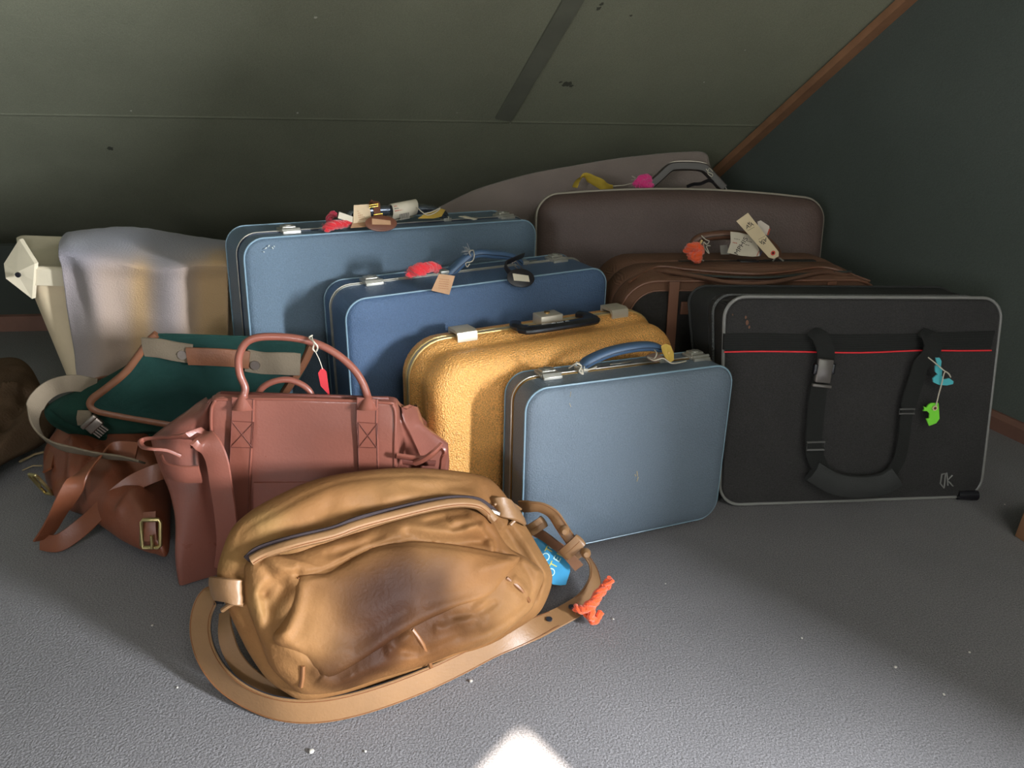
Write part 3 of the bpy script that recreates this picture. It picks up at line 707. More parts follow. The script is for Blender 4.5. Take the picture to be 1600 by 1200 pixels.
tag(o, 'taupe felt blanket with a rising top edge propped behind the suitcases', 'blanket')
zmin_f = min((o.matrix_world @ v.co).z for v in o.data.vertices)

m_cream = mat('cream_plastic', srgb(222, 200, 166), .5, var=.18, vscale=7, bump=.15, bscale=60)
m_creamlid = mat('cream_lid', srgb(216, 202, 176), .45, var=.15, vscale=10)
hy0 = 1.66
def hp_(u, v, y): return Y(u, v, y)
tl, bl = Y(47, 420, hy0), Y(88, 640, hy0)
zt_ = Y(88, 418, hy0).z
tH = thing('hamper', Vector((tl.x + .25, hy0 + .12, 0)), 'cream plastic hamper with a loose lid corner, at left under the pale cloth', 'hamper')
def hl(z, t):   # plan loop of the tapering body
    x0 = tl.x - .022 + (1 - t) * .055; x1 = tl.x + .47 - (1 - t) * .05; y0 = hy0 + .008 + (1 - t) * .01; y1 = hy0 + .24 - (1 - t) * .06; r = .03
    pts = []
    for (cx, cy, a0) in ((x1 - r, y0 + r, -90), (x1 - r, y1 - r, 0), (x0 + r, y1 - r, 90), (x0 + r, y0 + r, 180)):
        for k in range(7):
            a = math.radians(a0 + 15 * k); x_, y_ = cx + r * math.cos(a), cy + r * math.sin(a)
            if cx == x0 + r: x_ -= (y_ - y0) * .62
            pts.append(Vector((x_, y_, z)) - tH.location)
    return pts
bpy.context.view_layer.update()
MB().loft([hl(.003 + (zt_ - .03) * k / 8, k / 8) for k in range(9)]).build('body', m_cream, tH)
def ll(z, o):
    x0, x1, y0, y1, r = tl.x - .014 - o, tl.x + .475 + o, hy0 - o, hy0 + .25 + o, .02; pts = []
    for (cx, cy, a0) in ((x1 - r, y0 + r, -90), (x1 - r, y1 - r, 0), (x0 + r, y1 - r, 90), (x0 + r, y0 + r, 180)):
        for k in range(7):
            a = math.radians(a0 + 15 * k); x_, y_ = cx + r * math.cos(a), cy + r * math.sin(a)
            if cx == x0 + r: x_ -= (y_ - y0) * .62
            pts.append(Vector((x_, y_, z)) - tH.location)
    return pts
lid = MB().loft([ll(zt_ - .042, -.004), ll(zt_ - .042, .004), ll(zt_ - .004, .006), ll(zt_, .002), ll(zt_ + .001, -.006), ll(zt_ - .003, -.012)]).build('lid', m_creamlid, tH)
# flared folded corner of the lid
q = [(u, v) for u, v in ((30, 374), (6, 412), (9, 435), (50, 467), (52, 438), (54, 412))]
dp = [.05, .03, .0, .0, -.006, -.006]
cp = [Y(u, v, hy0 - .004 + d) - tH.location for (u, v), d in zip(q, dp)]
cm = sum(cp, Vector()) / 6 + Vector((-.004, -.012, 0)); fb = [p + Vector((.004, .008, 0)) for p in cp]
mb = MB(); mb.add(cp + [cm] + fb + [cm + Vector((.004, .008, 0))], [(i, (i + 1) % 6, 6) for i in range(6)] + [(7 + (i + 1) % 6, 7 + i, 13) for i in range(6)] + [(i, (i + 1) % 6, 7 + (i + 1) % 6, 7 + i) for i in range(6)])
mb.build('lid_flap', m_creamlid, tH, smooth=False)
c = Y(29, 429, hy0 - .02) - tH.location; MB().tube([c, c + Vector((0, -.004, 0))], .006, 10, up=(1, 0, 0)).build('rivet', m_black, tH)

# sheer cloth thrown over the hamper
m_cloth = mat('sheer_cloth', (.5, .5, .5), .95, vcol=True, bump=.8, bscale=300, weave=.12, wscale=1500, spec=.1, sheen=.2)
cols = [  # x position along the top: (top-back px), (front edge px), hem px
    ((104, 363), (92, 388), (98, 430), (106, 490), (118, 560), (124, 640)),
    ((118, 361), (108, 386), (120, 430), (132, 490), (140, 560), (146, 640)),
    ((150, 358), (140, 392), (146, 440), (158, 500), (168, 570), (172, 640)),
    ((190, 356), (184, 400), (184, 440), (196, 500), (206, 570), (210, 640)),
    ((230, 360), (230, 410), (224, 440), (232, 500), (240, 570), (246, 640)),
    ((270, 366), (276, 408), (270, 440), (272, 500), (278, 570), (284, 640)),
    ((310, 372), (316, 404), (312, 440), (314, 500), (318, 570), (322, 640)),
    ((356, 378), (358, 406), (356, 440), (356, 500), (356, 570), (356, 640))]
grid = []
for ci, cpx in enumerate(cols):
    y = hy0 - .022; pts = []
    b0 = Y(*cpx[0], hy0 + .22); 
    # behind the ridge the cloth drops out of sight
    pts.append(b0 + Vector((0, .07, -.02)))
    pts.append(b0); pts.append(Y(*cpx[1], hy0 - .022))
    for j, (u, v) in enumerate(cpx[2:]):
        fold = .014 * math.sin(ci * 2.2 + j * .5) - .008 * (j + 1) * (.4 if ci == 0 else 1); pts.append(Y(u, v, y - .006 + fold))
    pts = [Vector((p.x, p.y, max(p.z, .004))) for p in pts]
    grid.append(crv(pts, 6))
n2 = len(grid[0]); fine = [crv([g[j] for g in grid], 8) for j in range(n2)]
nr, nc_ = len(fine), len(fine[0]); vs = []; cs = []
for j, row in enumerate(fine):
    for i, p in enumerate(row):
        nn = noise.noise(Vector((p.x * 9, p.z * 4, p.y * 5))); n3 = noise.noise(Vector((p.x * 45, p.z * 45, 3)))
        vs.append(p + Vector((n3 * .002 if i < 4 else 0, -.010 * abs(nn), .0015 * n3)))
        u, v = proj(p); b_ = lambda x, c, w: math.exp(-((x - c) / w) ** 2)
        pe = min(1, max(0, (v - 375) / 50)) * (.75 * b_(u, 222, 20) + .9 * b_(u, 335, 44) + .35 * b_(u, 175, 40) + .2) + .8 * b_(v, 400, 10) * b_(u, 345, 16)
        pe = min(1, pe + .1 * nn); pe = max(0, pe)
        c0, c1 = np.array(srgb(132, 129, 138)), np.array(srgb(176, 144, 106)); cs.append(c0 * (1 - pe) + c1 * pe)
idx = lambda j, i: j * nc_ + i
fsq = [(idx(j, i), idx(j, i + 1), idx(j + 1, i + 1), idx(j + 1, i)) for j in range(nr - 1) for i in range(nc_ - 1)]
mb = MB().add(vs, fsq); mb.c = np.array(cs); o = mb.build('cloth', m_cloth)
md = o.modifiers.new('thick', 'SOLIDIFY'); md.thickness = .0025; md.offset = -1
tag(o, 'pale blue-grey sheer cloth with peach patches draped over the cream hamper', 'cloth')

# dark brown sacking on the floor at the far left
m_sack = mat('brown_sacking', srgb(84, 66, 50), .95, var=.35, vscale=10, bump=.8, bscale=200, spec=.1)
Bs = basis(Z(-60, 760, .05), Z(120, 690, .05), Z(40, 600, .10))
mb = inflate([(-130, 720), (-80, 620), (-30, 572), (16, 562), (44, 572), (62, 600), (74, 630), (92, 652), (80, 678), (62, 692), (20, 712), (-30, 740), (-90, 780)], Bs, .045, [('ridge', [(0, 700), (30, 670), (60, 655)], .018, .014), ('ridge', [(-40, 640), (10, 615), (34, 612)], .02, .015), ('seam', [(2, 668), (30, 640), (40, 615)], .02, .012)], nz=.010, N=120, K=30)
o = mb.build('sack', m_sack); tag(o, 'crumpled dark brown sacking on the floor at the far left', 'sack')
for (a_, b_, r_) in (((30, 722), (76, 705), .003), ((35, 735), (66, 728), .0016)):
    p, q_ = Z(*a_, .006), Z(*b_, .012)
    o = MB().tube([p, (p + q_) / 2 + Vector((0, .004, .004)), q_], r_, 6).build('stick', mat('dry_straw', srgb(150, 130, 96), .8)); tag(o, 'thick pale dry stalk on the floor beside the sacking' if r_ > .002 else 'thin pale dry stalk in front of a thicker one by the sacking', 'stalk')
# wooden block just entering at the right edge
p = Z(1597, 848); o = MB().box((p.x + .062, p.y + .02, .045), (.12, .05, .09), Matrix.Rotation(.35, 3, 'Z'), bev=.002).build('wooden_block', m_batten); tag(o, 'wooden block just showing at the right edge of the floor', 'block')
# specks of lint and plaster on the carpet
m_speck = mat('speck', srgb(196, 190, 180), .8)
for i, (u, v, r_) in enumerate(((1515, 1019, .0022), (1475, 1085, .0022), (1399, 1042, .003), (1253, 997, .0018), (487, 1174, .0042), (571, 1174, .0022), (736, 1064, .003), (958, 967, .002), (238, 977, .002), (1570, 788, .0018), (1040, 912, .0015), (277, 1074, .002))):
    p = Z(u, v, r_ * .6); mb = MB(); bm = bmesh.new(); bmesh.ops.create_icosphere(bm, subdivisions=1, radius=r_)
    for vv in bm.verts: vv.co *= 1 + .35 * noise.noise(vv.co * 900 + Vector((i, 0, 0))); vv.co.z *= .6
    bm.verts.index_update(); mb.add([vv.co + p for vv in bm.verts], [tuple(x.index for x in f.verts) for f in bm.faces]); bm.free()
    o = mb.build('plaster_crumb', m_speck)
    tag(o, 'tiny pale crumb lying on the grey carpet', 'crumb', 'crumbs scattered on the carpet')

# ================================================================== LEATHER BAGS
def lmix(base, var, stains=(), light=None, sc=7):
    """leather colour per vertex: mottled hide plus worn dark patches at given places"""
    def f(vs):
        out = []
        for v in vs:
            n1 = noise.noise(v * sc) + .5 * noise.noise(v * sc * 2.7 + Vector((3, 1, 0)))
            c = np.array(base) * (1 + var * n1)
            if light is not None:
                k = max(0, min(1, .5 + 1.2 * noise.noise(v * sc * .8 + Vector((9, 2, 5))))); c = c * (1 - .45 * k) + np.array(light) * .45 * k
            for (P, r, col, s_) in stains:
                d = (v - P).length / r * (1 + .45 * noise.noise(v * 16 + Vector((5, 5, 5)))); k = s_ * math.exp(-d ** 3)
                c = c * (1 - k) + np.array(col) * k
            out.append(np.clip(c, 0, 1))
        return out
    return f
m_tan = mat('tan_leather', (.5, .3, .12), .56, vcol=True, var=.18, vscale=26, bump=.4, bscale=180, spec=.08)
m_tans = mat('tan_strap_leather', srgb(136, 100, 66), .45, var=.2, vscale=8, bump=.2, bscale=240)
m_tand = mat('tan_strap_inside', srgb(128, 88, 62), .7, var=.2, vscale=12)
m_edge = mat('dark_edge', srgb(34, 36, 44), .5)
m_stitch = mat('brown_thread', srgb(112, 66, 30), .7)
m_redl = mat('redbrown_leather', (.3, .1, .07), .30, vcol=True, var=.1, vscale=18, bump=.2, bscale=220, spec=.5, coat=.15)
m_reds = mat('redbrown_strap_leather', srgb(128, 74, 60), .36, var=.15, vscale=9, bump=.15, bscale=240, coat=.1)
m_redseam = mat('redbrown_seam', srgb(98, 52, 42), .5)
m_cog = mat('cognac_leather', (.3, .1, .07), .4, vcol=True, var=.15, vscale=14, bump=.25, bscale=220, coat=.08)
m_cogs = mat('cognac_strap_leather', srgb(118, 66, 42), .42, var=.2, vscale=9, bump=.15, bscale=240)
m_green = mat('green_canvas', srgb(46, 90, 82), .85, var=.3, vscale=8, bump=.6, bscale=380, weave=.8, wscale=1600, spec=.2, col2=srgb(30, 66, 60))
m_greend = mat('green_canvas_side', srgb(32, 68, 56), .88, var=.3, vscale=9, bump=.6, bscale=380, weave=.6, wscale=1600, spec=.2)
m_trim = mat('brown_leather_binding', srgb(116, 72, 48), .5, var=.25, vscale=30, bump=.3, bscale=300)
m_khaki = mat('khaki_webbing', srgb(108, 94, 76), .85, var=.15, vscale=12, bump=.4, bscale=300, weave=.25, wscale=2200)
m_pewter = mat('pewter', srgb(164, 150, 140), .35, .9, var=.2, vscale=50)
m_oldbrass = mat('old_brass', srgb(190, 172, 120), .35, .9, var=.2, vscale=50)

# ---- red-brown satchel standing behind the tan bag
ZS = .372; FY0, FY1 = 1.105, 1.148
TLc, TRc = Y(331, 624, FY1), Y(618, 631, FY1 + .004); ZS = (TLc.z + TRc.z) / 2
fx0, fx1 = TLc.x, TRc.x
gl = Y(252, 800, 1.17).x; gr = Y(693, 716, 1.2).x
def chaikin(P, n=3, w=.25):
    for _ in range(n):
        Q = []
        for i in range(len(P)):
            a, b = P[i], P[(i + 1) % len(P)]; Q += [a + (b - a) * w, a + (b - a) * (1 - w)]
        P = Q
    return P
loops = []; NL = 30
for k in range(NL + 1):
    t = k / NL; z = .004 + (ZS - .004) * t; fy = FY0 + (FY1 - FY0) * t
    s = max(0, (t - .70) / .30); dpt = .168 * (1 - .86 * s ** 1.15); ga = (1 - s ** 1.05)     # gusset fold closes at the frame
    l_ = fx0 - .006 * math.sin(math.pi * t); r_ = fx1 + .006 * math.sin(math.pi * t)
    LX = fx0 + (gl - fx0) * ga; RX = fx1 + (gr - fx1) * ga * (.78 + .22 * min(1, t / .6))
    pl = [(l_, fy), (l_ + .004, fy - .004), ((l_ + r_) / 2 - .06, fy - .006 - .004 * math.sin(5 * t)), ((l_ + r_) / 2 + .07, fy - .006), (r_ - .004, fy - .004), (r_, fy),
          (r_ + .004, fy + .012), (r_ + .012 * ga, fy + .045), (r_ + (RX - r_) * .55, fy + .030), (RX, fy + .065), (RX, fy + .085), (r_ + (RX - r_) * .5, fy + dpt - .015), (r_, fy + dpt),
          (l_, fy + dpt), (l_ + (LX - l_) * .5, fy + dpt - .012), (LX, fy + .10 + .02 * (1 - t)), (LX, fy + .065), (l_ + (LX - l_) * .62, fy + .022 - .03 * (1 - t) * ga), (l_ + (LX - l_) * .34, fy + .02), (l_ - .012 * ga, fy + .045), (l_ - .004, fy + .012)]
    kq = 1 - .86 * s ** 1.15; pl = [Vector((x, fy + (y - fy) * kq if y > fy + .013 and abs(y - fy - dpt) > .016 else y, z)) for x, y in pl]
    lp_ = chaikin(pl, 3, .22); ns_ = len(lp_); ol = []
    for i, p in enumerate(lp_):      # soft vertical folds in the gussets
        g = max(0, l_ - .004 - p.x) + max(0, p.x - r_ - .004); g = min(1, g / .03)
        cxy = Vector(((l_ + r_) / 2, fy + .09, z)); d = (p - cxy).normalized()
        f = .009 * math.sin(i / ns_ * 2 * math.pi * 9 + z * 9) + .006 * math.sin(i / ns_ * 2 * math.pi * 5 - z * 14 + 1) + .010 * noise.noise(Vector((p.x * 16, p.y * 16, z * 5)))
        ol.append(p + d * f * g * (1 - s) + Vector((.003, .003, 0)) * noise.noise(p * 13))
    loops.append(ol)
# rounded closing at the top frame
for (s_, dz) in ((.97, .003), (.90, .005), (.6, .006), (.2, .006)):
    c = sum(loops[NL], Vector()) / len(loops[NL]); loops.append([c + (p - c) * s_ + Vector((0, 0, dz)) for p in loops[NL]])
mb = MB().loft(loops); mb.v = [p + Vector((0, 0, 0)) for p in mb.v]
mb.c = np.array(lmix(np.array(srgb(122, 74, 62)), .10, light=np.array(srgb(142, 84, 70)))(mb.v))
sb = Vector(((fx0 + fx1) / 2, 1.17, 0))
tS = thing('satchel', sb, 'red-brown smooth leather satchel standing upright behind the tan bag, two rolled handles', 'bag')
XS = lambda p: p - sb
def sbld(mb, name, m, par=tS, **k): return mb.build(name, m, par, xf=XS, **k)
sbld(mb, 'body', m_redl, sharp=70)
def fyz(z): return FY0 + (FY1 - FY0) * (z / ZS)
def SP(u, v, off=.0):      # on the satchel's front plane
    n = Vector((0, -(ZS), FY1 - FY0)).normalized(); P0 = Vector((0, FY0 - .006 - off, 0)); return onp(u, v, P0, n)
pp = [SP(u, v, -.002) for u, v in ((333, 760), (331, 700), (330, 645), (336, 628), (350, 624), (470, 624), (600, 629), (614, 634), (618, 650), (617, 700), (616, 760))]
sbld(MB().tube(crv(pp, 5), .0028, 8), 'front_piping', m_reds)
# frame mouth line along the top
pm = [Vector((fx0 + .012, fyz(ZS) + .012, ZS + .0062)), Vector((fx1 - .012, fyz(ZS) + .012, ZS + .0062))]
sbld(MB().tube(pm, .003, 8), 'mouth_zipper', m_redseam)
for side, (ux0, ux1, x2a, x2b, patch) in enumerate((((363, 397, 355, 392, ((362, 658), (397, 660), (395, 700), (360, 699)))), (558, 590, 560, 592, ((560, 660), (590, 662), (589, 700), (561, 699))))):
    P = [SP((ux0 + ux1) / 2, 622, .003), SP((ux0 + ux1) / 2 - 1, 660, .003), SP(((ux0 + ux1) + (x2a + x2b)) / 4, 700, .003), SP((x2a + x2b) / 2, 760, .003), SP((x2a + x2b) / 2, 840, .003), SP((x2a + x2b) / 2, 880, .003)]
    w_ = (SP(ux1, 640) - SP(ux0, 640)).length * 1.06
    o = sbld(MB().ribbon(crv(P, 5), (1, 0, 0), w_, .0045), 'strap', m_reds)
    st = MB(); c = [SP(u, v, .0062) for u, v in patch]
    for a, b in ((0, 1), (1, 2), (2, 3), (3, 0), (0, 2), (1, 3)): st.tube([c[a], c[b]], .0007, 5)
    for e in (-.44, .44): st.tube([p + Vector((w_ * e, -.0027, 0)) for p in crv(P, 3)], .0006, 5)
    sbld(st, 'stitching', m_redseam, o)
def rolled(px, y, nm, r=.0063, flare=True, m=None):
    P = crv([Y(u, v, y(i / (len(px) - 1))) for i, (u, v) in enumerate(px)], 6)
    return sbld(MB().tube(P, (lambda t: r * (1 + (1.9 * max(0, 1 - min(t, 1 - t) / .09) if flare else 0))), 12, flat=1.0), nm, m or m_reds)
h1 = [(380, 640), (380, 622), (383, 606), (375, 585), (373, 560), (382, 538), (400, 528), (430, 526), (465, 529), (500, 539), (530, 556), (553, 577), (566, 597), (572, 612), (575, 624), (575, 640)]
rolled(h1, lambda t: FY1 - .010 + .03 * math.sin(math.pi * t), 'handle')
h2 = [(398, 628), (408, 608), (425, 597), (447, 593), (466, 598), (482, 609), (491, 626)]
rolled(h2, lambda t: FY1 + .034, 'back_handle', .0055, False)
# front pocket
c = [SP(u, v, .004) for u, v in ((396, 755), (560, 752), (560, 860), (396, 900))]
mb = MB(); f = c + [p + Vector((0, .006, 0)) for p in c]; mb.add(f, [(0, 1, 2, 3), (7, 6, 5, 4), (0, 1, 5, 4), (1, 2, 6, 5), (2, 3, 7, 6), (3, 0, 4, 7)]); sbld(mb, 'front_pocket', m_reds, smooth=False)
# side tab, keeper and the looping side strap at left
sy = lambda y: (lambda u, v: Y(u, v, y))
tabp = [Y(u, v, y) for u, v, y in ((303, 702, 1.097), (301, 718, 1.090), (299, 740, 1.088))]
def poly_strap(px, wdir, w, th, nm, m, n=6, par=tS, bld=None, crown=.4):
    P = crv([Y(u, v, y) for u, v, y in px], n); return (bld or sbld)(MB().ribbon(P, wdir, w, th, crown=crown), nm, m, par)
kp = [Y(u, v, y) for u, v, y in ((255, 722, 1.122), (262, 735, 1.097), (285, 741, 1.084), (313, 741, 1.084))]
sbld(MB().ribbon(crv(kp, 5), (0, -.1, 1), .034, .005, crown=.4), 'strap_keeper', m_reds)
poly_strap([(282, 712, 1.107), (262, 704, 1.102), (240, 702, 1.097), (226, 700, 1.107), (220, 693, 1.122), (226, 686, 1.132), (245, 684, 1.132), (268, 683, 1.122), (298, 683, 1.107), (322, 690, 1.094), (338, 716, 1.084), (346, 760, 1.077), (352, 800, 1.074), (356, 850, 1.077), (352, 890, 1.082)], None or [Vector((.15, -.75, .45))] * 9 + [Vector((.2, -.75, .45))] * 0 + [Vector((.15, -.75, .45))] * 36 + [Vector((.95 if i > 6 else .15 + i * .12, -.12 - .5 * max(0, 1 - i / 7), .45 * max(0, 1 - i / 7))) for i in range(60)], lambda t: .013 + .027 * min(1, max(0, (t - .35) / .25)), .0045, 'side_strap', m_reds, 6)
# right gusset tab: crossed strap ends
poly_strap([(620, 712, 1.122), (650, 716, 1.122), (670, 714, 1.122), (686, 700, 1.122), (694, 705, 1.122), (692, 720, 1.132), (690, 734, 1.142)], (0, -.5, .8), .013, .0045, 'side_strap', m_reds)
poly_strap([(648, 724, 1.117), (662, 718, 1.112), (678, 706, 1.110), (690, 694, 1.122)], (0, -.4, .9), .010, .0045, 'strap_end', m_reds)
poly_strap([(600, 718, 1.142), (640, 722, 1.157), (680, 724, 1.172)], (0, -.2, 1), .012, .003, 'gusset_binding', m_redseam)

# ---- cognac leather bag lying under the green one
Bc = basis(Z(90, 790, .055), Z(300, 860, .055), Z(240, 690, .10))
mb = inflate([(76, 704), (108, 672), (160, 652), (215, 640), (262, 645), (274, 690), (272, 740), (266, 800), (262, 862), (240, 862), (222, 857), (190, 842), (158, 820), (128, 800), (100, 790), (78, 765), (70, 735)], Bc, .075,
   [('ridge', [(120, 690), (118, 720), (108, 760)], .012, .012), ('ridge', [(140, 740), (118, 790)], .010, .008), ('seam', [(150, 700), (128, 760), (118, 800)], .010, .006), ('ridge', [(160, 800), (190, 790), (230, 760)], .008, .012),
    ('seam', [(160, 690), (200, 720), (215, 740)], .018, .02), ('ridge', [(200, 850), (180, 820), (185, 790)], .006, .010)], Tb=.05, nz=.006, N=200, K=40, colf=lmix(np.array(srgb(110, 60, 40)), .18, light=np.array(srgb(124, 68, 46))))
cgb = Z(180, 800, 0); tK = thing('leather_bag', cgb, 'cognac leather bag lying on the floor at left beneath the green canvas bag', 'bag')
XK = lambda p: p - cgb
def kbld(mb, name, m, par=tK, **k): return mb.build(name, m, par, xf=XK, **k)
kbld(mb, 'body', m_cog); surfK = mb
def zstrap(px, wd, w, th, nm, m, bld, n=6, crown=.3):
    P = crv([Z(u, v, z) for u, v, z in px], n); return bld(MB().ribbon(P, wd, w, th, crown=crown), nm, m)
zstrap([(214, 705, .175), (180, 704, .175), (150, 718, .17), (122, 750, .155), (98, 790, .11), (78, 825, .055), (66, 842, .028)], (.55, .3, .35), .036, .004, 'shoulder_strap', m_cogs, kbld)
zstrap([(64, 846, .02), (92, 848, .022), (130, 822, .05), (170, 785, .10), (205, 757, .13), (240, 740, .15), (262, 734, .15)], (.1, .35, .9), .034, .004, 'shoulder_strap', m_cogs, kbld)
def buckle(c, a, b, w, h, r, m, bld, par, pin=True):
    a = a.normalized(); b = b.normalized()
    P = [c + a * (w * x) + b * (h * y) for x, y in ((-.5, -.42), (-.42, -.5), (.42, -.5), (.5, -.42), (.5, .42), (.42, .5), (-.42, .5), (-.5, .42))]
    o = bld(MB().tube(P, r, 8, True), 'buckle', m, par)
    if pin: bld(MB().tube([c + a * (w * .1) - b * h * .1 + Vector((0, -.003, 0)), c - b * h * .0 + a * w * .1 + Vector((0, -.006, 0)), c + a * w * .1 - b * h * .5 + Vector((0, -.003, 0))], r * .8, 8), 'buckle_prong', m, o)
    return o
c = Z(64, 757, .09); buckle(c, Vector((.9, -.3, .1)), Vector((.12, .35, -.9)), .020, .062, .0034, m_oldbrass, kbld, tK)
zstrap([(100, 670, .13), (82, 705, .12), (74, 735, .11)], (.6, -.2, .2), .02, .004, 'buckle_tab', m_cogs, kbld)
c = Z(236, 834, .09); buckle(c, Vector((1, 0, .05)), Vector((.05, .25, .95)), .034, .052, .0036, m_oldbrass, kbld, tK)
zstrap([(234, 800, .12), (234, 822, .10), (236, 845, .075)], (1, 0, 0), .024, .004, 'buckle_tab', m_cogs, kbld)
poly_strap([(118, 632, 1.58), (122, 618, 1.57), (140, 603, 1.56), (165, 596, 1.55), (195, 594, 1.54), (215, 600, 1.52)], (0, -.4, 1), .030, .006, 'rolled_flap', m_cogs, bld=lambda a, b, c_, par: a.build(b, c_, tK, xf=XK))

# ---- green canvas bag on top
gB, gT = .225, .375
def gp(u, v, k): return Z(u, v, gB + (gT - gB) * k)
gbl, gtl, gtr = Z(142, 636, gB), Z(243, 522, gT), Z(488, 532, gT - .01)
Bg = basis(gbl, gtr, gtl); Bg2 = (Bg[0] - Bg[3] * .045, Bg[1], Bg[2], Bg[3])
ggb = Z(260, 640, 0); tN = thing('canvas_bag', ggb, 'dark green canvas bag with brown leather-bound flap, lying on the cognac leather bag', 'bag')
XN = lambda p: p - ggb
def nbld(mb, name, m, par=tN, **k): return mb.build(name, m, par, xf=XN, **k)
bodyg = inflate([(70, 640), (92, 622), (130, 606), (190, 575), (250, 532), (300, 524), (420, 530), (478, 545), (470, 590), (430, 625), (380, 640), (326, 652), (300, 690), (255, 688), (215, 694), (165, 696), (115, 680), (80, 662)], Bg2, .030,
   [('seam', [(75, 648), (110, 668), (160, 682), (240, 680)], .012, .006), ('ridge', [(90, 640), (140, 650), (220, 668)], .008, .02)], Tb=.045, nz=.004, N=220, K=34, q=.5)
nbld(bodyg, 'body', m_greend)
flap = inflate([(142, 632), (150, 622), (190, 585), (222, 545), (238, 526), (250, 521), (330, 523), (420, 527), (484, 535), (489, 545), (470, 575), (448, 610), (436, 640), (400, 668), (330, 668), (284, 665), (230, 655), (160, 642), (146, 640)], Bg, .012,
   [('ridge', [(200, 610), (260, 600), (330, 612), (400, 608)], .008, .02), ('seam', [(190, 600), (240, 570), (300, 560)], .004, .02), ('ridge', [(190, 630), (240, 612)], .004, .008)], Tb=.006, nz=.004, N=240, K=30, p=14, q=.6)
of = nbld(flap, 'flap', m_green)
bp = [surf_pt(flap, u, v, .0) for u, v in ((470, 572), (484, 545))]
def on_flap(u, v, o=0.): return surf_pt(flap, u, v, o)
bind = [(450, 606), (470, 574), (486, 544)]
P = crv([onp(u, v, Bg[0] + Bg[3] * .006, Bg[3]) for u, v in ((487, 540), (476, 564), (462, 587), (444, 615), (434, 640))], 6); nbld(MB().ribbon(P, Bg[1], .017, .008, crown=.8), 'flap_binding', m_trim, of)
P = crv([onp(u, v, Bg[0] + Bg[3] * .006, Bg[3]) for u, v in ((245, 522), (232, 534), (216, 556), (196, 582), (165, 608), (146, 622), (141, 632), (150, 641), (180, 648), (230, 657), (284, 666), (330, 672))], 7); nbld(MB().tube(P, .0078, 10, flat=.8), 'flap_binding', m_trim, of)
for px_, m_, nm, w_ in (([(226, 541), (250, 543), (275, 548), (302, 552)], m_khaki, 'webbing', .040), ([(386, 562), (410, 566), (440, 567), (470, 568)], m_khaki, 'webbing', .046), ([(296, 554), (330, 555), (365, 557), (392, 560)], m_trim, 'leather_grip', .036)):
    P = crv([on_flap(u, v, .005 if nm == 'webbing' else .011) for u, v in px_], 5); nbld(MB().ribbon(P, Bg[2], w_, .005, crown=.5), nm, m_, of)
for u, v in ((288, 552), (401, 568)):
    p = on_flap(u, v, .009); nbld(MB().tube([p, p + Bg[3] * .004], .009, 16, up=Bg[1]), 'rivet', m_pewter, of); 
c = on_flap(400, 566)
# quick buckle hanging from under the flap
p0 = surf_pt(bodyg, 138, 650, .004); 
P = [surf_pt(bodyg, 126, 652, .004), surf_pt(bodyg, 136, 655, .008), surf_pt(bodyg, 148, 658, .014)]
nbld(MB().ribbon(crv([surf_pt(bodyg, 134, 640, .004), surf_pt(bodyg, 134, 650, .006), surf_pt(bodyg, 136, 662, .006)], 4), Bg[1], .030, .004), 'webbing_tab', m_khaki)
Mg = Matrix((Bg[1], Bg[2], Bg[3])).transposed(); rot = Matrix.Rotation(math.radians(24), 3, 'Z')
c = surf_pt(bodyg, 153, 658, .018)
o = nbld(MB().box(c, (.036, .022, .010), Mg @ rot, bev=.003), 'buckle', m_pewter)
gr_ = MB()
for k in range(-2, 3): gr_.tube([c + Mg @ rot @ Vector((.006 * k, -.011, .003)), c + Mg @ rot @ Vector((.006 * k, -.026, .001))], .0022, 6)
gr_.box(c + Mg @ rot @ Vector((0, .010, .004)), (.04, .010, .008), Mg @ rot, bev=.003)
nbld(gr_, 'buckle_grille', m_pewter, o)['kind'] = 'stuff'
# khaki shoulder strap arcing round the left end
zstrap([(152, 604, .25), (130, 600, .255), (108, 599, .26), (82, 606, .25), (62, 622, .235), (53, 642, .215), (54, 662, .20), (66, 682, .185), (90, 697, .178), (125, 705, .175), (160, 712, .175), (195, 716, .17), (222, 722, .165)], [Vector((-.2, .15, .9))] * 24 + [Vector((-.3, .1 - .02 * i, .8)) for i in range(60)], lambda t: .034 if t < .4 else .03, .0035, 'shoulder_strap', m_khaki, nbld)

# ---- tan leather bag in front
Bt = basis(Z(480, 1082, .045), Z(858, 912, .06), Z(600, 735, .272))
q = lambda L: [(280 + x / 2.58, 710 + y / 2.58) for x, y in L]
body_px = q([(152, 480), (165, 415), (205, 310), (265, 245), (350, 190), (500, 118), (650, 78), (850, 56), (1000, 57), (1150, 72), (1240, 95), (1300, 150), (1350, 225), (1400, 300), (1450, 385), (1492, 460), (1498, 520), (1470, 600), (1430, 655), (1340, 715), (1220, 790), (1000, 868), (800, 925), (640, 975), (500, 990), (425, 958), (350, 900), (280, 800), (225, 690), (190, 610), (160, 545)])
pock_px = q([(262, 500), (268, 440), (320, 402), (420, 400), (560, 352), (700, 308), (900, 246), (1080, 212), (1190, 214), (1250, 262), (1290, 330), (1330, 380), (1400, 420), (1462, 480), (1440, 560), (1400, 640), (1250, 755), (1100, 805), (1000, 845), (800, 905), (640, 955), (500, 965), (430, 920), (365, 850), (330, 760), (300, 680), (270, 590)])
tn, tl_, td = np.array(srgb(122, 82, 48)), np.array(srgb(152, 114, 74)), np.array(srgb(46, 24, 13))
stn = lambda u, v, r, s_=.8, c_=td: (onp(u, v, Bt[0] + Bt[3] * .088, Bt[3]), r, c_, s_)
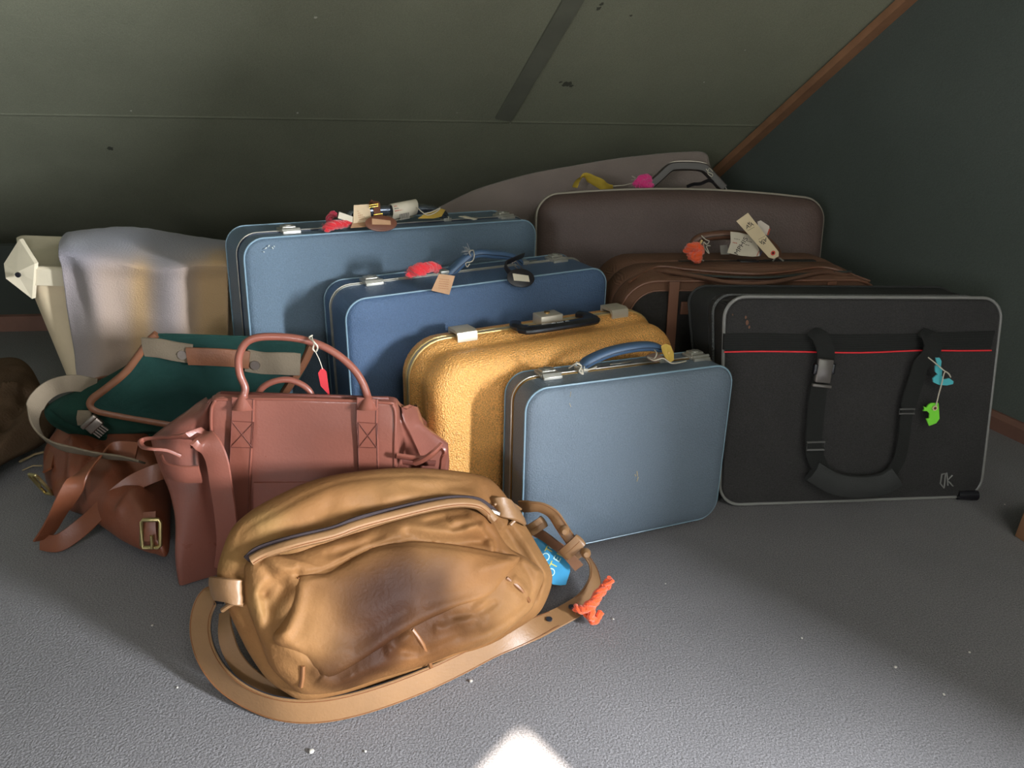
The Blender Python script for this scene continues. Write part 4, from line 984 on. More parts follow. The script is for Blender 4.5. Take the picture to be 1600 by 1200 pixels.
stains = [stn(612, 900, .055, .75), stn(575, 940, .07, .9), stn(600, 985, .045, .8), stn(640, 935, .06, .7), stn(690, 900, .05, .3), stn(545, 1030, .045, .65), stn(610, 1030, .05, .7), stn(500, 1062, .03, .6), stn(700, 1010, .05, .5), stn(700, 960, .05, .35), stn(760, 985, .04, .5), stn(585, 1050, .04, .5)]
grn = np.array(srgb(160, 138, 86))
body = inflate(body_px, Bt, .062, [
    ('seam', q([(262, 420), (250, 330), (300, 280), (400, 225), (520, 160), (650, 110), (800, 88), (1000, 84), (1150, 92)]), .004, .0035),
    ('ridge', q([(300, 300), (420, 235), (540, 170), (700, 120), (900, 105), (1100, 110)]), .012, .022),
    ('seam', q([(1215, 85), (1240, 140), (1270, 220), (1330, 330)]), .005, .004),
    ('ridge', q([(560, 290), (640, 270), (760, 250)]), .008, .012), ('ridge', q([(800, 190), (900, 185), (1000, 180)]), .006, .014),
    ('ridge', q([(300, 380), (420, 350), (560, 320), (700, 275)]), .006, .010),
    ('step', q([(1500, 500), (1440, 430), (1400, 350), (1340, 270)]), -.010, .006),
    ('seam', q([(200, 620), (260, 720), (330, 840), (420, 930)]), .008, .008), ('ridge', q([(215, 650), (250, 740), (320, 850), (400, 925)]), .012, .012),
    ('seam', q([(620, 150), (600, 230), (560, 290)]), .003, .010), ('seam', q([(900, 120), (1020, 140), (1180, 120)]), .005, .010), ('seam', q([(350, 300), (480, 300), (600, 285)]), .005, .009), ('ridge', q([(1080, 150), (1160, 165), (1225, 190)]), .006, .009), ('seam', q([(700, 220), (850, 205), (960, 180)]), .004, .008),
    ('seam', q([(300, 460), (250, 480), (190, 480)]), .004, .005), ('ridge', q([(1390, 340), (1440, 430), (1480, 500), (1460, 590)]), .010, .010), ('seam', q([(1340, 300), (1400, 400), (1450, 480), (1440, 580)]), .010, .006),
    ('seam', q([(175, 600), (240, 610), (256, 590)]), .004, .004)], Tb=.028, nz=.006, nscale=14, N=300, K=44, p=3.2,
    colf=lmix(tn, .14, stains[:2] + [stn(360, 850, .06, .5, grn), stn(420, 800, .05, .35, grn), stn(355, 920, .04, .45, grn)], light=tl_))
tbb = Z(590, 950, 0); tT = thing('shoulder_bag', tbb, 'slouchy tan leather shoulder bag with worn dark patches lying foremost on the carpet', 'bag')
XT = lambda p: p - tbb
def tbld(mb, name, m, par=tT, **k): return mb.build(name, m, par, xf=XT, **k)
tbld(body, 'body', m_tan, sharp=80)
Bt2 = (Bt[0] + Bt[3] * .034, Bt[1], Bt[2], Bt[3])
pock = inflate(pock_px, Bt2, .050, [
    # flat main panel standing proud of the gathered band above it
    ('seam', q([(480, 492), (560, 474), (640, 440), (760, 376), (900, 350), (1050, 356), (1200, 380), (1360, 410)]), .005, .0035),
    # lower edge of the panel
    ('seam', q([(420, 540), (375, 610), (362, 680), (360, 740)]), .022, .012), ('ridge', q([(340, 620), (352, 700), (372, 800), (420, 890)]), .009, .006), ('seam', q([(395, 830), (430, 900), (480, 940)]), .007, .005), ('ridge', q([(290, 470), (300, 520), (330, 550)]), .006, .006),
    ('seam', q([(600, 400), (700, 372), (800, 330)]), .006, .008), ('ridge', q([(640, 420), (740, 380), (840, 345)]), .005, .005), ('seam', q([(1000, 270), (1080, 250), (1150, 240)]), .006, .006), ('seam', q([(1090, 300), (1150, 285), (1215, 265)]), .006, .005), ('ridge', q([(1250, 340), (1262, 400), (1280, 440)]), .006, .006),
    ('seam', q([(1000, 830), (1120, 770), (1260, 720)]), .006, .006), ('seam', q([(660, 940), (760, 900), (850, 880)]), .005, .006), ('seam', q([(1100, 650), (1180, 640), (1260, 600)]), .005, .006), ('ridge', q([(1010, 700), (1090, 690), (1180, 650)]), .005, .008), ('seam', q([(860, 770), (900, 790), (960, 800)]), .006, .007),
    ('ridge', q([(385, 740), (440, 790), (500, 830), (570, 880)]), .009, .010),
    ('ridge', q([(335, 420), (380, 440), (430, 470), (470, 480)]), .010, .012), ('seam', q([(345, 560), (370, 500), (350, 460), (325, 420)]), .012, .008),
    ('seam', q([(360, 560), (410, 500), (470, 480)]), .010, .007), ('ridge', q([(290, 540), (320, 620), (345, 700), (350, 800)]), .008, .010),
    ('seam', q([(345, 560), (352, 640), (345, 760), (370, 840)]), .012, .008),
    ('seam', q([(920, 318), (1000, 335), (1100, 348), (1220, 350)]), .016, .010), ('ridge', q([(880, 290), (1000, 318), (1100, 322), (1180, 300), (1240, 300)]), .012, .012),
    ('ridge', q([(1080, 270), (1140, 258), (1190, 250)]), .010, .012), ('ridge', q([(1130, 300), (1190, 280)]), .007, .007),
    ('seam', q([(1240, 300), (1280, 340), (1290, 400)]), .010, .008), ('ridge', q([(1380, 420), (1420, 440), (1460, 480)]), .008, .010),
    ('seam', q([(1375, 420), (1430, 520), (1415, 590)]), .006, .006), ('ridge', q([(1320, 500), (1370, 540), (1400, 580)]), .009, .010),
    ('ridge', q([(1440, 600), (1300, 700), (1150, 750), (1000, 800)]), .006, .012), ('seam', q([(1460, 570), (1300, 690), (1150, 735), (1010, 790)]), .008, .007),
    ('ridge', q([(1180, 600), (1220, 660), (1200, 700)]), .007, .014), ('seam', q([(1060, 680), (1120, 720)]), .006, .012),
    ('ridge', q([(820, 800), (880, 760), (920, 715)]), .009, .010), ('seam', q([(905, 790), (880, 830)]), .006, .012), ('ridge', q([(700, 890), (790, 860), (900, 830)]), .005, .012),
    ('ridge', q([(560, 900), (600, 930), (640, 945)]), .008, .010), ('ridge', q([(640, 960), (660, 920), (700, 890)]), .006, .006),
    ('ridge', q([(600, 360), (700, 350), (760, 345)]), .005, .012), ('ridge', q([(700, 345), (820, 330), (900, 320)]), .005, .010)], Tb=.03, nz=.005, nscale=15, N=360, K=60, p=6,
    colf=lmix(tn, .13, stains + [stn(365, 930, .04, .35, grn)], light=tl_, sc=8))
op = tbld(pock, 'front_pocket', m_tan, sharp=80)
Bt3 = (Bt[0] + Bt[3] * .066, Bt[1], Bt[2], Bt[3])
panel = inflate(q([(470, 492), (560, 474), (640, 440), (760, 378), (900, 350), (1050, 356), (1200, 378), (1300, 398), (1368, 412), (1345, 460), (1310, 505), (1250, 572), (1100, 625), (940, 698), (800, 785), (700, 850), (590, 902), (530, 870), (490, 815), (400, 770), (378, 735), (405, 690), (435, 630), (452, 560)]), Bt3, .026,
    [('ridge', q([(480, 520), (465, 600), (430, 700), (400, 740)]), .008, .011), ('seam', q([(520, 560), (500, 650), (470, 720)]), .005, .014), ('seam', q([(480, 500), (560, 486), (640, 452), (760, 390), (900, 362), (1050, 368), (1200, 390), (1350, 420)]), .004, .0035),
     ('blob', [q([(860, 560)])[0]], .008, .08), ('ridge', q([(520, 790), (600, 800), (700, 780)]), .003, .012), ('seam', q([(1000, 600), (1100, 570), (1240, 540)]), .004, .014), ('ridge', q([(1180, 470), (1260, 450), (1340, 430)]), .004, .012), ('seam', q([(700, 760), (820, 680), (900, 640)]), .004, .015), ('ridge', q([(440, 760), (520, 840), (590, 890)]), .006, .007)],
    Tb=.026, nz=.0035, nscale=13, N=330, K=40, p=12, q=.6, colf=lmix(tn, .13, stains, light=tl_, sc=8))
opp = tbld(panel, 'panel', m_tan, op, sharp=80)
def BS(u, v, o=0.): return surf_pt(body, u, v, o)
def PS(u, v, o=0.): return surf_pt(pock, u, v, o)
# zipper across the top and its leather facing
zp = q([(268, 425), (320, 385), (450, 345), (600, 310), (700, 272), (850, 232), (1000, 198), (1100, 186), (1180, 194), (1240, 222), (1268, 248)])
P = crv([BS(u, v, .012 + (.010 if 1 < i < 9 else .0)) for i, (u, v) in enumerate(zp)], 6)
zo = tbld(MB().ribbon(P, Bt[2] * .8 + Bt[3] * .4, .013, .003, crown=.5), 'zipper', mat('plum_zip', srgb(44, 30, 32), .8, bump=.5, bscale=900))
c = P[-4] + Bt[3] * .004; tbld(MB().box(c, (.018, .007, .006), Matrix((Bt[1], Bt[2], Bt[3])).transposed() @ Matrix.Rotation(-.7, 3, 'Z'), bev=.0015), 'zipper_pull', m_pewter, zo)
zf = q([(285, 430), (340, 400), (450, 365), (600, 328), (700, 292), (850, 252), (1000, 216), (1100, 203), (1170, 210), (1225, 238), (1255, 270)])
P2 = crv([BS(u, v, .017 + (.012 if 1 < i < 9 else .0)) for i, (u, v) in enumerate(zf)], 6)
tbld(MB().ribbon(P2, Bt[2] * .8 + Bt[3] * .4, .015, .007, crown=.7), 'zipper_facing', m_tans)
tbld(MB().tube([p + Bt[3] * .0065 - Bt[2] * .004 for p in P2], .0008, 5), 'facing_stitching', m_stitch)
# stitched seam of the panel
sq = q([(478, 500), (560, 478), (640, 446), (760, 382), (830, 362), (900, 354)])
P = crv([surf_pt(panel, u, v, .0016) for i_, (u, v) in enumerate(sq)], 10); st = MB()
for i in range(0, len(P) - 1, 2): st.tube([P[i], P[i + 1]], .0012, 5)
tbld(st, 'panel_stitching', m_stitch, op)['kind'] = 'stuff'
for sp in ([(940, 705), (985, 770), (1015, 855)], [(500, 850), (498, 900), (492, 935)], [(1320, 498), (1380, 545), (1412, 590)]):
    P = crv([PS(u, v, .0035) if i_ else PS(u, v, .0035) for i_, (u, v) in enumerate(q(sp))], 5)
    tbld(MB().ribbon([p - Bt[3] * .0052 for p in P], Bt[1], .007, .003, crown=.9), 'piping_seam', mat('seam_leather', srgb(118, 76, 42), .5), op)
# strap loops: two at the left, one at upper right
def loopband(cpx, du, h0, r, ln, nm='strap_loop'):
    a = BS(*cpx[0], h0); b = BS(*cpx[1], h0); P = crv([a - Bt[3] * .012, a + (b - a) * .12 + Bt[3] * .004, (a + b) / 2 + Bt[3] * .012, a + (b - a) * .88 + Bt[3] * .004, b - Bt[3] * .012], 6)
    ax = (BS(*cpx[2], h0) - BS(*cpx[3], h0)).normalized()
    return tbld(MB().ribbon(P, ax, ln, .006, crown=.5), nm, m_tans)
loopband((q([(140, 540)])[0], q([(250, 560)])[0], q([(190, 520)])[0], q([(205, 600)])[0]), 0, .004, .02, .036)
loopband((q([(1275, 205)])[0], q([(1378, 255)])[0], q([(1300, 190)])[0], q([(1345, 265)])[0]), 0, .004, .02, .034)
for cp, rr in (((q([(172, 628)])[0], q([(215, 600)])[0], q([(258, 606)])[0]), .0035), ((q([(148, 530)])[0], q([(190, 512)])[0], q([(250, 520)])[0]), .003), ((q([(1328, 285)])[0], q([(1350, 262)])[0], q([(1382, 262)])[0]), .0035), ((q([(1262, 205)])[0], q([(1310, 190)])[0], q([(1372, 222)])[0]), .0025)):
    P = crv([BS(u, v, .010 if i == 1 else .006) for i, (u, v) in enumerate(cp)], 5); tbld(MB().tube(P, rr, 8), 'loop_edge', m_tans)
# edge welt along the rim at right
P = crv([BS(u, v, .002) for u, v in q([(1360, 300), (1400, 350), (1440, 410), (1475, 470), (1480, 540), (1440, 630)])], 6)
# long shoulder strap: standing on its edge around the bag
sp = [(352, 918, .125, (.7, .1, .5)), (330, 930, .115, (.8, .0, .4)), (316, 955, .095, (.9, -.05, .35)), (313, 990, .072, (.9, -.1, .45)), (324, 1028, .050, (.75, .0, .65)), (350, 1064, .034, (.5, .1, .85)), (390, 1092, .024, (.2, .15, 1)), (440, 1109, .0225, (.05, .2, 1)), (500, 1111, .022, (0, .25, 1)),
      (570, 1097, .022, (0, .28, 1)), (650, 1069, .022, (-.05, .3, 1)), (720, 1037, .022, (-.08, .3, 1)), (775, 1008, .021, (-.1, .35, .9)), (815, 990, .017, (-.1, .7, .7)), (850, 975, .012, (-.15, .9, .3)), (885, 958, .014, (-.3, .9, .25)), (915, 938, .022, (-.6, .6, .5)), (929, 912, .030, (-.7, .1, .7)), (927, 888, .040, (-.6, -.2, .8)), (915, 868, .055, (-.6, -.1, .7)), (902, 852, .07, (-.6, -.2, .7))]
ctrl = [np.array([*Z(u, v, z), *Vector(w_).normalized()]) for u, v, z, w_ in sp]
cv = cr(ctrl, 7); P = [Vector(c[:3]) for c in cv]; Wd = [Vector(c[3:]) for c in cv]
wf = lambda t: .040 - .012 * max(0, (t - .62) / .38)
so_ = tbld(MB().ribbon(P, Wd, wf, .0035), 'shoulder_strap', m_tans, sharp=50)
# dark lining on the inner face and stitching along both edges of the strap
inner = []; st1, st2 = MB(), MB(); s1, s2 = [], []
for i, p in enumerate(P):
    t = (P[min(i + 1, len(P) - 1)] - P[max(i - 1, 0)]).normalized(); a = (Wd[i] - t * Wd[i].dot(t)).normalized(); b = t.cross(a)
    ins = b if b.dot(tbb + Vector((0, 0, .05)) - p) > 0 else -b
    if i < len(P) * .64: inner.append(p + ins * .0032); 
    w_ = wf(i / (len(P) - 1)); s1.append(p - ins * .0022 + a * w_ * .42); s2.append(p - ins * .0022 - a * w_ * .42)
tbld(MB().ribbon(inner, Wd[:len(inner)], .0392, .0022), 'strap_lining', m_edge, so_)
tbld(MB().tube(s1[4:], .0007, 5), 'edge_stitching', m_stitch, so_); tbld(MB().tube(s2[4:], .0007, 5), 'edge_stitching', m_stitch, so_)
# strap holes
for u, v, z in ((858, 968, .0155), (893, 949, .022)):
    c = Z(u, v, z); tbld(MB().tube([c, c + Vector((0, .0, .002))], .0055, 12, up=(1, 0, 0)), 'strap_hole', m_edge, so_)
# the other end of the strap, seen inside the left loop
ctrl = [np.array([*Z(u, v, z), .5, .3, .7]) for u, v, z in ((352, 955, .10), (352, 985, .085), (362, 1020, .06), (385, 1052, .04), (425, 1080, .026), (470, 1092, .022))]
cv = cr(ctrl, 6); tbld(MB().ribbon([Vector(c[:3]) for c in cv], [Vector(c[3:]) for c in cv], .028, .0035), 'strap_end', m_tans)
# buckled tab at right
def bp_(x, y, yy): return Y(780 + x / 4.8, 760 + y / 4.8, yy)
tb = [(165, 150, 1.165, (.1, -.3, 1)), (235, 150, 1.15, (.15, -.3, 1)), (320, 160, 1.145, (.3, -.3, .9)), (400, 205, 1.14, (.55, -.3, .8)), (450, 275, 1.13, (.75, -.2, .6)), (495, 345, 1.12, (.8, -.1, .55)), (555, 430, 1.11, (.8, 0, .5)), (625, 520, 1.10, (.7, .1, .4))]
ctrl = [np.array([*bp_(x, y, yy), *Vector(w_).normalized()]) for x, y, yy, w_ in tb]; cv = cr(ctrl, 6)
o = tbld(MB().ribbon([Vector(c[:3]) for c in cv], [Vector(c[3:]) for c in cv], lambda t: .024 if t < .5 else .024 - .008 * (t - .5), .0045, crown=.5), 'buckle_tab', m_tans)
for sg_ in (-1, 1): tbld(MB().tube([Vector(c[:3]) + Vector(c[3:]).normalized() * sg_ * .0095 + Vector((-.1, -.9, .4)).normalized() * .0034 for c in cv[:-3]], .0006, 5), 'edge_stitching', m_stitch, o)
ctrl = [np.array([*bp_(x, y, yy), *Vector(w_).normalized()]) for x, y, yy, w_ in ((250, 330, 1.16, (.6, -.2, .8)), (330, 370, 1.15, (.6, -.2, .8)), (410, 430, 1.14, (.6, -.2, .8)), (500, 500, 1.13, (.7, -.1, .6)), (600, 610, 1.12, (.7, 0, .5)))]; cv = cr(ctrl, 6)
tbld(MB().ribbon([Vector(c[:3]) for c in cv], [Vector(c[3:]) for c in cv], .020, .004), 'strap_underside', m_tand)
def kp_(x0, y0, x1, y1, yy, w_, nm):
    a, b = bp_(x0, y0, yy), bp_(x1, y1, yy); n_ = Vector((-.1, -.9, .4)); P = crv([a - n_ * .006, a + n_ * .003, (a + b) / 2 + n_ * .007, b + n_ * .003, b - n_ * .006], 5)
    ax = n_.cross(b - a).normalized(); o = tbld(MB().ribbon(P, ax, w_, .004, crown=.5), nm, m_tans)
    tbld(MB().tube([p + n_.normalized() * .0032 for p in P[3:-3]], .0008, 5), 'keeper_stitching', m_stitch, o)
kp_(485, 510, 605, 405, 1.105, .024, 'strap_keeper'); kp_(225, 330, 330, 265, 1.15, .022, 'strap_keeper')
for x, y, yy in ((488, 338, 1.108), (650, 508, 1.085)):
    c = bp_(x, y, yy); s_ = MB(); s_.tube([c + Vector((0, .006, -.002)), c + Vector((0, .001, 0)), c + Vector((0, -.003, .001)), c + Vector((0, -.006, .003))], lambda t: .0092 * (1 - .55 * t ** 2), 14, up=(1, 0, 0))
    tbld(s_, 'knotted_stud', m_tans)

# ================================================================== TAGS, YARN AND STRING (each tied on, each a thing)
m_paper = mat('cream_paper', srgb(206, 194, 172), .85, var=.12, vscale=30)
m_kraft = mat('kraft_card', srgb(186, 144, 108), .85, var=.2, vscale=40)
m_yel = mat('yellow_card', srgb(196, 160, 70), .75, var=.2, vscale=40)
m_string = mat('cotton_string', srgb(188, 178, 160), .9, bump=.4, bscale=900)
m_tagl = mat('tag_leather', srgb(112, 68, 50), .45, var=.2, vscale=25, bump=.2, bscale=300)
m_tagb = mat('black_tag_leather', srgb(34, 30, 32), .45, bump=.2, bscale=300)
m_ink = mat('dark_ink', srgb(58, 50, 46), .8); m_inkr = mat('red_ink', srgb(172, 72, 52), .8); m_inkb = mat('brown_ink', srgb(150, 100, 66), .8)
m_ired = mat('red_yarn', srgb(206, 30, 40), .95, bump=.9, bscale=500, sheen=.5); m_iora = mat('orange_yarn', srgb(232, 84, 30), .95, bump=.9, bscale=500, sheen=.5); m_ipink = mat('pink_yarn', srgb(226, 40, 130), .95, bump=.9, bscale=500, sheen=.5)
def yarn(name, pts, r, m, label, seed=1, strands=3, group=None, fuzz=220):
    """loose wool tied on: twisted strands with stray fibres"""
    P = crv(pts, 8); mb = MB(); rnd = random.Random(seed); L = len(P)
    for s_ in range(strands):
        Q = []
        for i, p in enumerate(P):
            t = (P[min(i + 1, L - 1)] - P[max(i - 1, 0)]).normalized(); a = t.orthogonal().normalized(); b = t.cross(a); an = i * .55 + s_ * 2 * math.pi / strands
            k = r * .55; Q.append(p + (a * math.cos(an) + b * math.sin(an)) * k + Vector((noise.noise(p * 70 + Vector((s_, 0, 0))), noise.noise(p * 70 + Vector((0, s_ + 5, 0))), noise.noise(p * 70 + Vector((9, 0, s_))))) * r * .5)
        mb.tube(Q, lambda t: r * (.45 + .35 * math.sin(math.pi * min(max(t, .08), .92))), 8)
    for k in range(fuzz):
        p = rnd.choice(P); d = Vector((rnd.gauss(0, 1), rnd.gauss(0, 1), rnd.gauss(0, 1))).normalized(); e = Vector((rnd.gauss(0, 1), rnd.gauss(0, 1), rnd.gauss(0, 1))).normalized()
        mb.tube([p + d * r * .6, p + d * r * .98 + e * r * .25, p + d * r * 1.02 + e * r * .55], .0003, 3)
    o = mb.build(name, m, loc=P[0].copy()); return tag(o, label, 'yarn', group)
def card(name, pts, th, m, par=None, bend=None, loc=None, sub=0):
    pts = [Vector(p) for p in pts]; n = (pts[1] - pts[0]).cross(pts[2] - pts[1]).normalized()
    if n.dot(CO - pts[0]) < 0: n = -n
    k = len(pts); mb = MB(); mb.add(pts + [p - n * th for p in pts], [tuple(range(k)), tuple(range(2 * k - 1, k - 1, -1))] + [(i, (i + 1) % k, (i + 1) % k + k, i + k) for i in range(k)])
    return mb.build(name, m, par, smooth=False, loc=loc), n
def frameM(c, xa, n):
    n = n.normalized(); xa = (xa - n * xa.dot(n)).normalized(); ya = n.cross(xa); return Matrix(((xa.x, ya.x, n.x, c.x), (xa.y, ya.y, n.y, c.y), (xa.z, ya.z, n.z, c.z), (0, 0, 0, 1)))
def string(name, pts, r, label, group=None, m=None, closed=False, n=6):
    P = crv(pts, n, closed); o = MB().tube(P, r, 6, closed).build(name, m or m_string, loc=P[0].copy()); return tag(o, label, 'string', group)
def lines(par, M, rows, m, h=.0009, name='print'):
    """rows of illegible small print as thin bars in the plane of M: (x, y, length)"""
    mb = MB(); Minv = M
    for x, y, l in rows:
        k = x; rnd = random.Random(int(1e5 * (x + y)) & 0xffff)
        while k < x + l:
            w_ = rnd.uniform(.0015, .004); w_ = min(w_, x + l - k)
            if w_ > .0004: mb.add([Minv @ Vector(c) for c in ((k, y, 0), (k + w_, y, 0), (k + w_, y + h, 0), (k, y + h, 0))], [(0, 1, 2, 3)])
            k += w_ + .0009
    o = mb.build(name, m, par, smooth=False); o['kind'] = 'stuff'; return o
AP = lambda u, v, y: A.P(A.inv(u, v, 1, y)); BP = lambda u, v, y: B.P(B.inv(u, v, 1, y)); CP = lambda u, v, y: Cc.P(Cc.inv(u, v, 1, y)); DP = lambda u, v, y: D.P(D.inv(u, v, 1, y)); FP = lambda u, v, y: F.P(F.inv(u, v, 1, y)); GP = lambda u, v, y: G.P(G.inv(u, v, 1, y))

# on the large blue case
yarn('yarn_tie', [AP(507, 358, .006), AP(520, 352, .0), AP(535, 350, .0), AP(548, 346, .01)], .0085, m_ired, 'red yarn tied beside the papers on the large blue suitcase handle', 2)
o = yarn('yarn_tie', [AP(524, 334, .05), AP(517, 338, .045), AP(515, 345, .035), AP(522, 351, .03)], .006, mat('dark_red_yarn', srgb(176, 30, 56), .95, sheen=.4, bump=.8, bscale=500), 'darker red curl of yarn behind the bright red one on the large blue suitcase', 3)
o, n_ = card('paper_tag', [AP(530, 331, .0), AP(553, 339, .0), AP(552, 348, -.002), AP(528, 341, -.002)], .0006, m_paper); tag(o, 'small blank white tag beside red yarn on the large blue suitcase', 'tag')
c4 = [AP(553, 320.5, .004), AP(577, 319, .006), AP(581, 346, -.006), AP(552, 349, -.006)]
o, n_ = card('paper_tag', c4, .0006, mat('printed_paper', srgb(206, 180, 146), .85, var=.15, vscale=50)); tag(o, 'upright printed paper tag left of the leather tag on the large blue suitcase', 'tag')
M_ = frameM(sum(c4, Vector()) / 4 + n_ * .0004, c4[1] - c4[0], n_); lines(o, M_, [(-.010, .013 - .0042 * k, .022) for k in range(7)], m_inkb, .0013)
c4 = [AP(551, 348, -.004), AP(578, 347, -.006), AP(576, 354, -.020), AP(548, 356, -.020)]
o, n_ = card('paper_tag', c4, .0006, m_kraft); tag(o, 'small kraft tag lying flat under the printed paper on the large blue suitcase', 'tag')
# leather luggage label with buckled strap
def disc_tag(nm, c, M, rx, ry, m, label, win, mwin, th=.004):
    o = None; mb = MB(); ps = [(rx * math.cos(a) * (1 if math.cos(a) > -2 else 1), ry * math.sin(a)) for a in [2 * math.pi * k / 36 for k in range(36)]]
    L = []
    for s_, z in ((.94, 0), (1, .001), (1, th - .001), (.94, th)): L.append([M @ Vector((x * s_, y * s_, z)) for x, y in ps])
    root = thing(nm, Matrix.Translation(c), label, 'luggage tag'); xf = lambda p: p - c
    mb.loft(L).build('leather_disc', m, root, xf=xf)
    w_ = MB(); w_.add([M @ Vector((x, y, z)) for z in (th - .0005, th + .0006) for x, y in win], [(0, 1, 2, 3), (7, 6, 5, 4), (0, 1, 5, 4), (1, 2, 6, 5), (2, 3, 7, 6), (3, 0, 4, 7)]); w_.build('address_card', mwin, root, xf=xf, smooth=False)
    return root, xf
c = AP(595, 350, -.030); nn = (A.M.to_3x3() @ Vector((0, -.75, .65))).normalized(); M_ = frameM(c, A.M.to_3x3() @ Vector((1, 0, 0)), nn)
root, xf = disc_tag('luggage_tag', c, M_, .036, .019, m_tagl, 'oval brown leather luggage tag with buckled strap on the large blue suitcase', [(-.022, -.002), (.020, -.006), (.022, .004), (-.018, .012)], m_kraft)
P = [AP(581, 322, .012), AP(583, 316, .03), AP(588, 318, .010), AP(589, 330, -.004), AP(592, 342, -.014), AP(594, 348, -.026)]
sg = MB().ribbon(crv(P, 6), A.M.to_3x3() @ Vector((1, 0, 0)), .016, .003, crown=.3).build('tag_strap', m_tagl, root, xf=xf)
for u, v, y in ((584, 321, -.002), (591, 336, -.014)):
    cc_ = AP(u, v, y); xa = A.M.to_3x3() @ Vector((1, 0, .08)); za = A.M.to_3x3() @ Vector((0, 0, 1))
    MB().tube([cc_ + xa * x + za * z for x, z in ((-.010, .002), (.010, .002), (.010, -.0025), (-.010, -.0025))], .0011, 6, True).build('strap_buckle', mat('bright_brass', srgb(214, 168, 72), .3, 1.), sg, xf=xf)
# paper sleeve round the handle
c0, c1 = A.inv(609, 333, 1, yA), A.inv(648, 325, 1, yA); L = []; ax_ = (c1 - c0).normalized(); RW = .020
mb = MB(); upv = Vector((0, 0, 1)); fw = Vector((0, -1, 0))
for k in range(21):
    a = math.radians(-60 + 320 * k / 20); r_ = RW * (1 + .15 * math.sin(a * 2)); d = fw * math.cos(a) * r_ * .9 + upv * math.sin(a) * r_
    L.append([A.M @ (c0 + d), A.M @ (c1 + d)])
lv = [p for l in L for p in l]; mb.add(lv, [(2 * i, 2 * i + 1, 2 * i + 3, 2 * i + 2) for i in range(20)])
o = mb.build('paper_sleeve', m_paper); md = o.modifiers.new('t', 'SOLIDIFY'); md.thickness = .0006; tag(o, 'cream printed paper sleeve wrapped round the large blue suitcase handle', 'paper sleeve')
for (a_, rows, mt) in ((42, [(0.004, .05, .03)], m_inkr), (28, [(.004, 0, .038)], m_ink), (15, [(.004, 0, .040)], m_inkr)):
    a = math.radians(a_); r_ = RW * (1 + .15 * math.sin(a * 2)) + .0008; d = fw * math.cos(a) * r_ * .9 + upv * math.sin(a) * r_; nl = (fw * math.cos(a) + upv * math.sin(a)).normalized()
    M_ = A.M @ frameM(c0 + d, ax_, nl); lines(o, M_, [(.004, 0, .034)], mt, .0022)
a = math.radians(-12); d = fw * RW * .95; M_ = A.M @ frameM(c0 + d + Vector((0, -.0012, 0)), ax_, fw); mb = MB()
for k in range(12): mb.add([M_ @ Vector(c) for c in ((.014 + .002 * k, -.016, 0), (.0152 + .002 * k + (k % 3) * .0003, -.016, 0), (.0152 + .002 * k + (k % 3) * .0003, -.002, 0), (.014 + .002 * k, -.002, 0))], [(0, 1, 2, 3)])
ob = mb.build('bar_print', mat('grey_ink', srgb(120, 112, 102), .8), o, smooth=False); ob['kind'] = 'stuff'
c5 = [AP(653, 341, .0), AP(664, 334, .01), AP(690, 326, .02), AP(696, 328, .02), AP(690, 338, .0), AP(678, 341, -.004)]
o, n_ = card('card_tag', c5, .0008, m_yel); tag(o, 'yellow card tag right of the paper sleeve on the large blue suitcase', 'tag')
string('string_tie', [AP(650, 322, .03), AP(658, 330, .01), AP(668, 336, -.001), AP(680, 332, .002), AP(688, 325, .01), AP(674, 331, .003), AP(662, 334, .0)], .0012, 'pale string tying the yellow tag on the large blue suitcase')
o, n_ = card('paper_tag', [AP(716, 338, .035), AP(727, 337, .035), AP(746, 342, .0), AP(741, 343.5, -.001)], .0006, m_paper); tag(o, 'thin pale slip lying on top of the large blue suitcase near its right latch', 'tag')
# on the medium blue case
yarn('yarn_tie', [BP(639, 428, .01), BP(650, 423, .0), BP(663, 419, .0), BP(675, 417, .01), BP(684, 421, .02)], .0095, m_ired, 'thick twist of red yarn on the medium blue suitcase left of its handle', 5)
c4 = [BP(686, 428, -.012), BP(711, 431, -.012), BP(702, 460.5, -.022), BP(674, 454, -.022)]
o, n_ = card('card_tag', c4, .0012, m_kraft); tag(o, 'square kraft card tag hanging below the medium blue suitcase handle', 'tag')
M_ = frameM(sum(c4, Vector()) / 4 + n_ * .0004, c4[1] - c4[0], n_); lines(o, M_, [(-.011, .008 - .0045 * k, .022) for k in range(5)], m_inkb, .0012)
c = BP(813, 435, -.018); nn = (B.M.to_3x3() @ Vector((0, -.8, .6))).normalized(); M_ = frameM(c, B.M.to_3x3() @ Vector((1, 0, -.12)), nn)
root, xf = disc_tag('luggage_tag', c, M_, .032, .021, m_tagb, 'round black leather luggage tag with paper window on the medium blue suitcase', [(-.018, -.006), (.018, -.010), (.018, .004), (-.018, .010)], m_paper)
P = [BP(818, 399, B.D * .5), BP(806, 404, .03), BP(790, 412, .02), BP(793, 422, .0), BP(803, 430, -.010)]
MB().ribbon(crv(P, 6), (.2, -.3, .9), .012, .003).build('tag_strap', m_tagb, root, xf=xf)
MB().tube([BP(u, v, .0) for u, v in ((800, 411), (812, 424), (817, 421), (806, 408))], .0013, 6, True).build('strap_buckle', m_pewter, root, xf=xf)
sp_ = [BP(738, 404, yB), BP(733, 394, yB - .018), BP(739, 391, yB), BP(741, 399, yB - .016), BP(738, 408, yB - .014), BP(728, 411, yB - .010), BP(730, 417, yB - .010), BP(734, 412, yB - .011)]
string('string_tie', sp_, .0013, 'frayed pale string knotted on top of the medium blue suitcase handle')
o = bpy.data.objects[-1] if False else None
rnd = random.Random(7); mb = MB(); cN = BP(736, 394, yB)
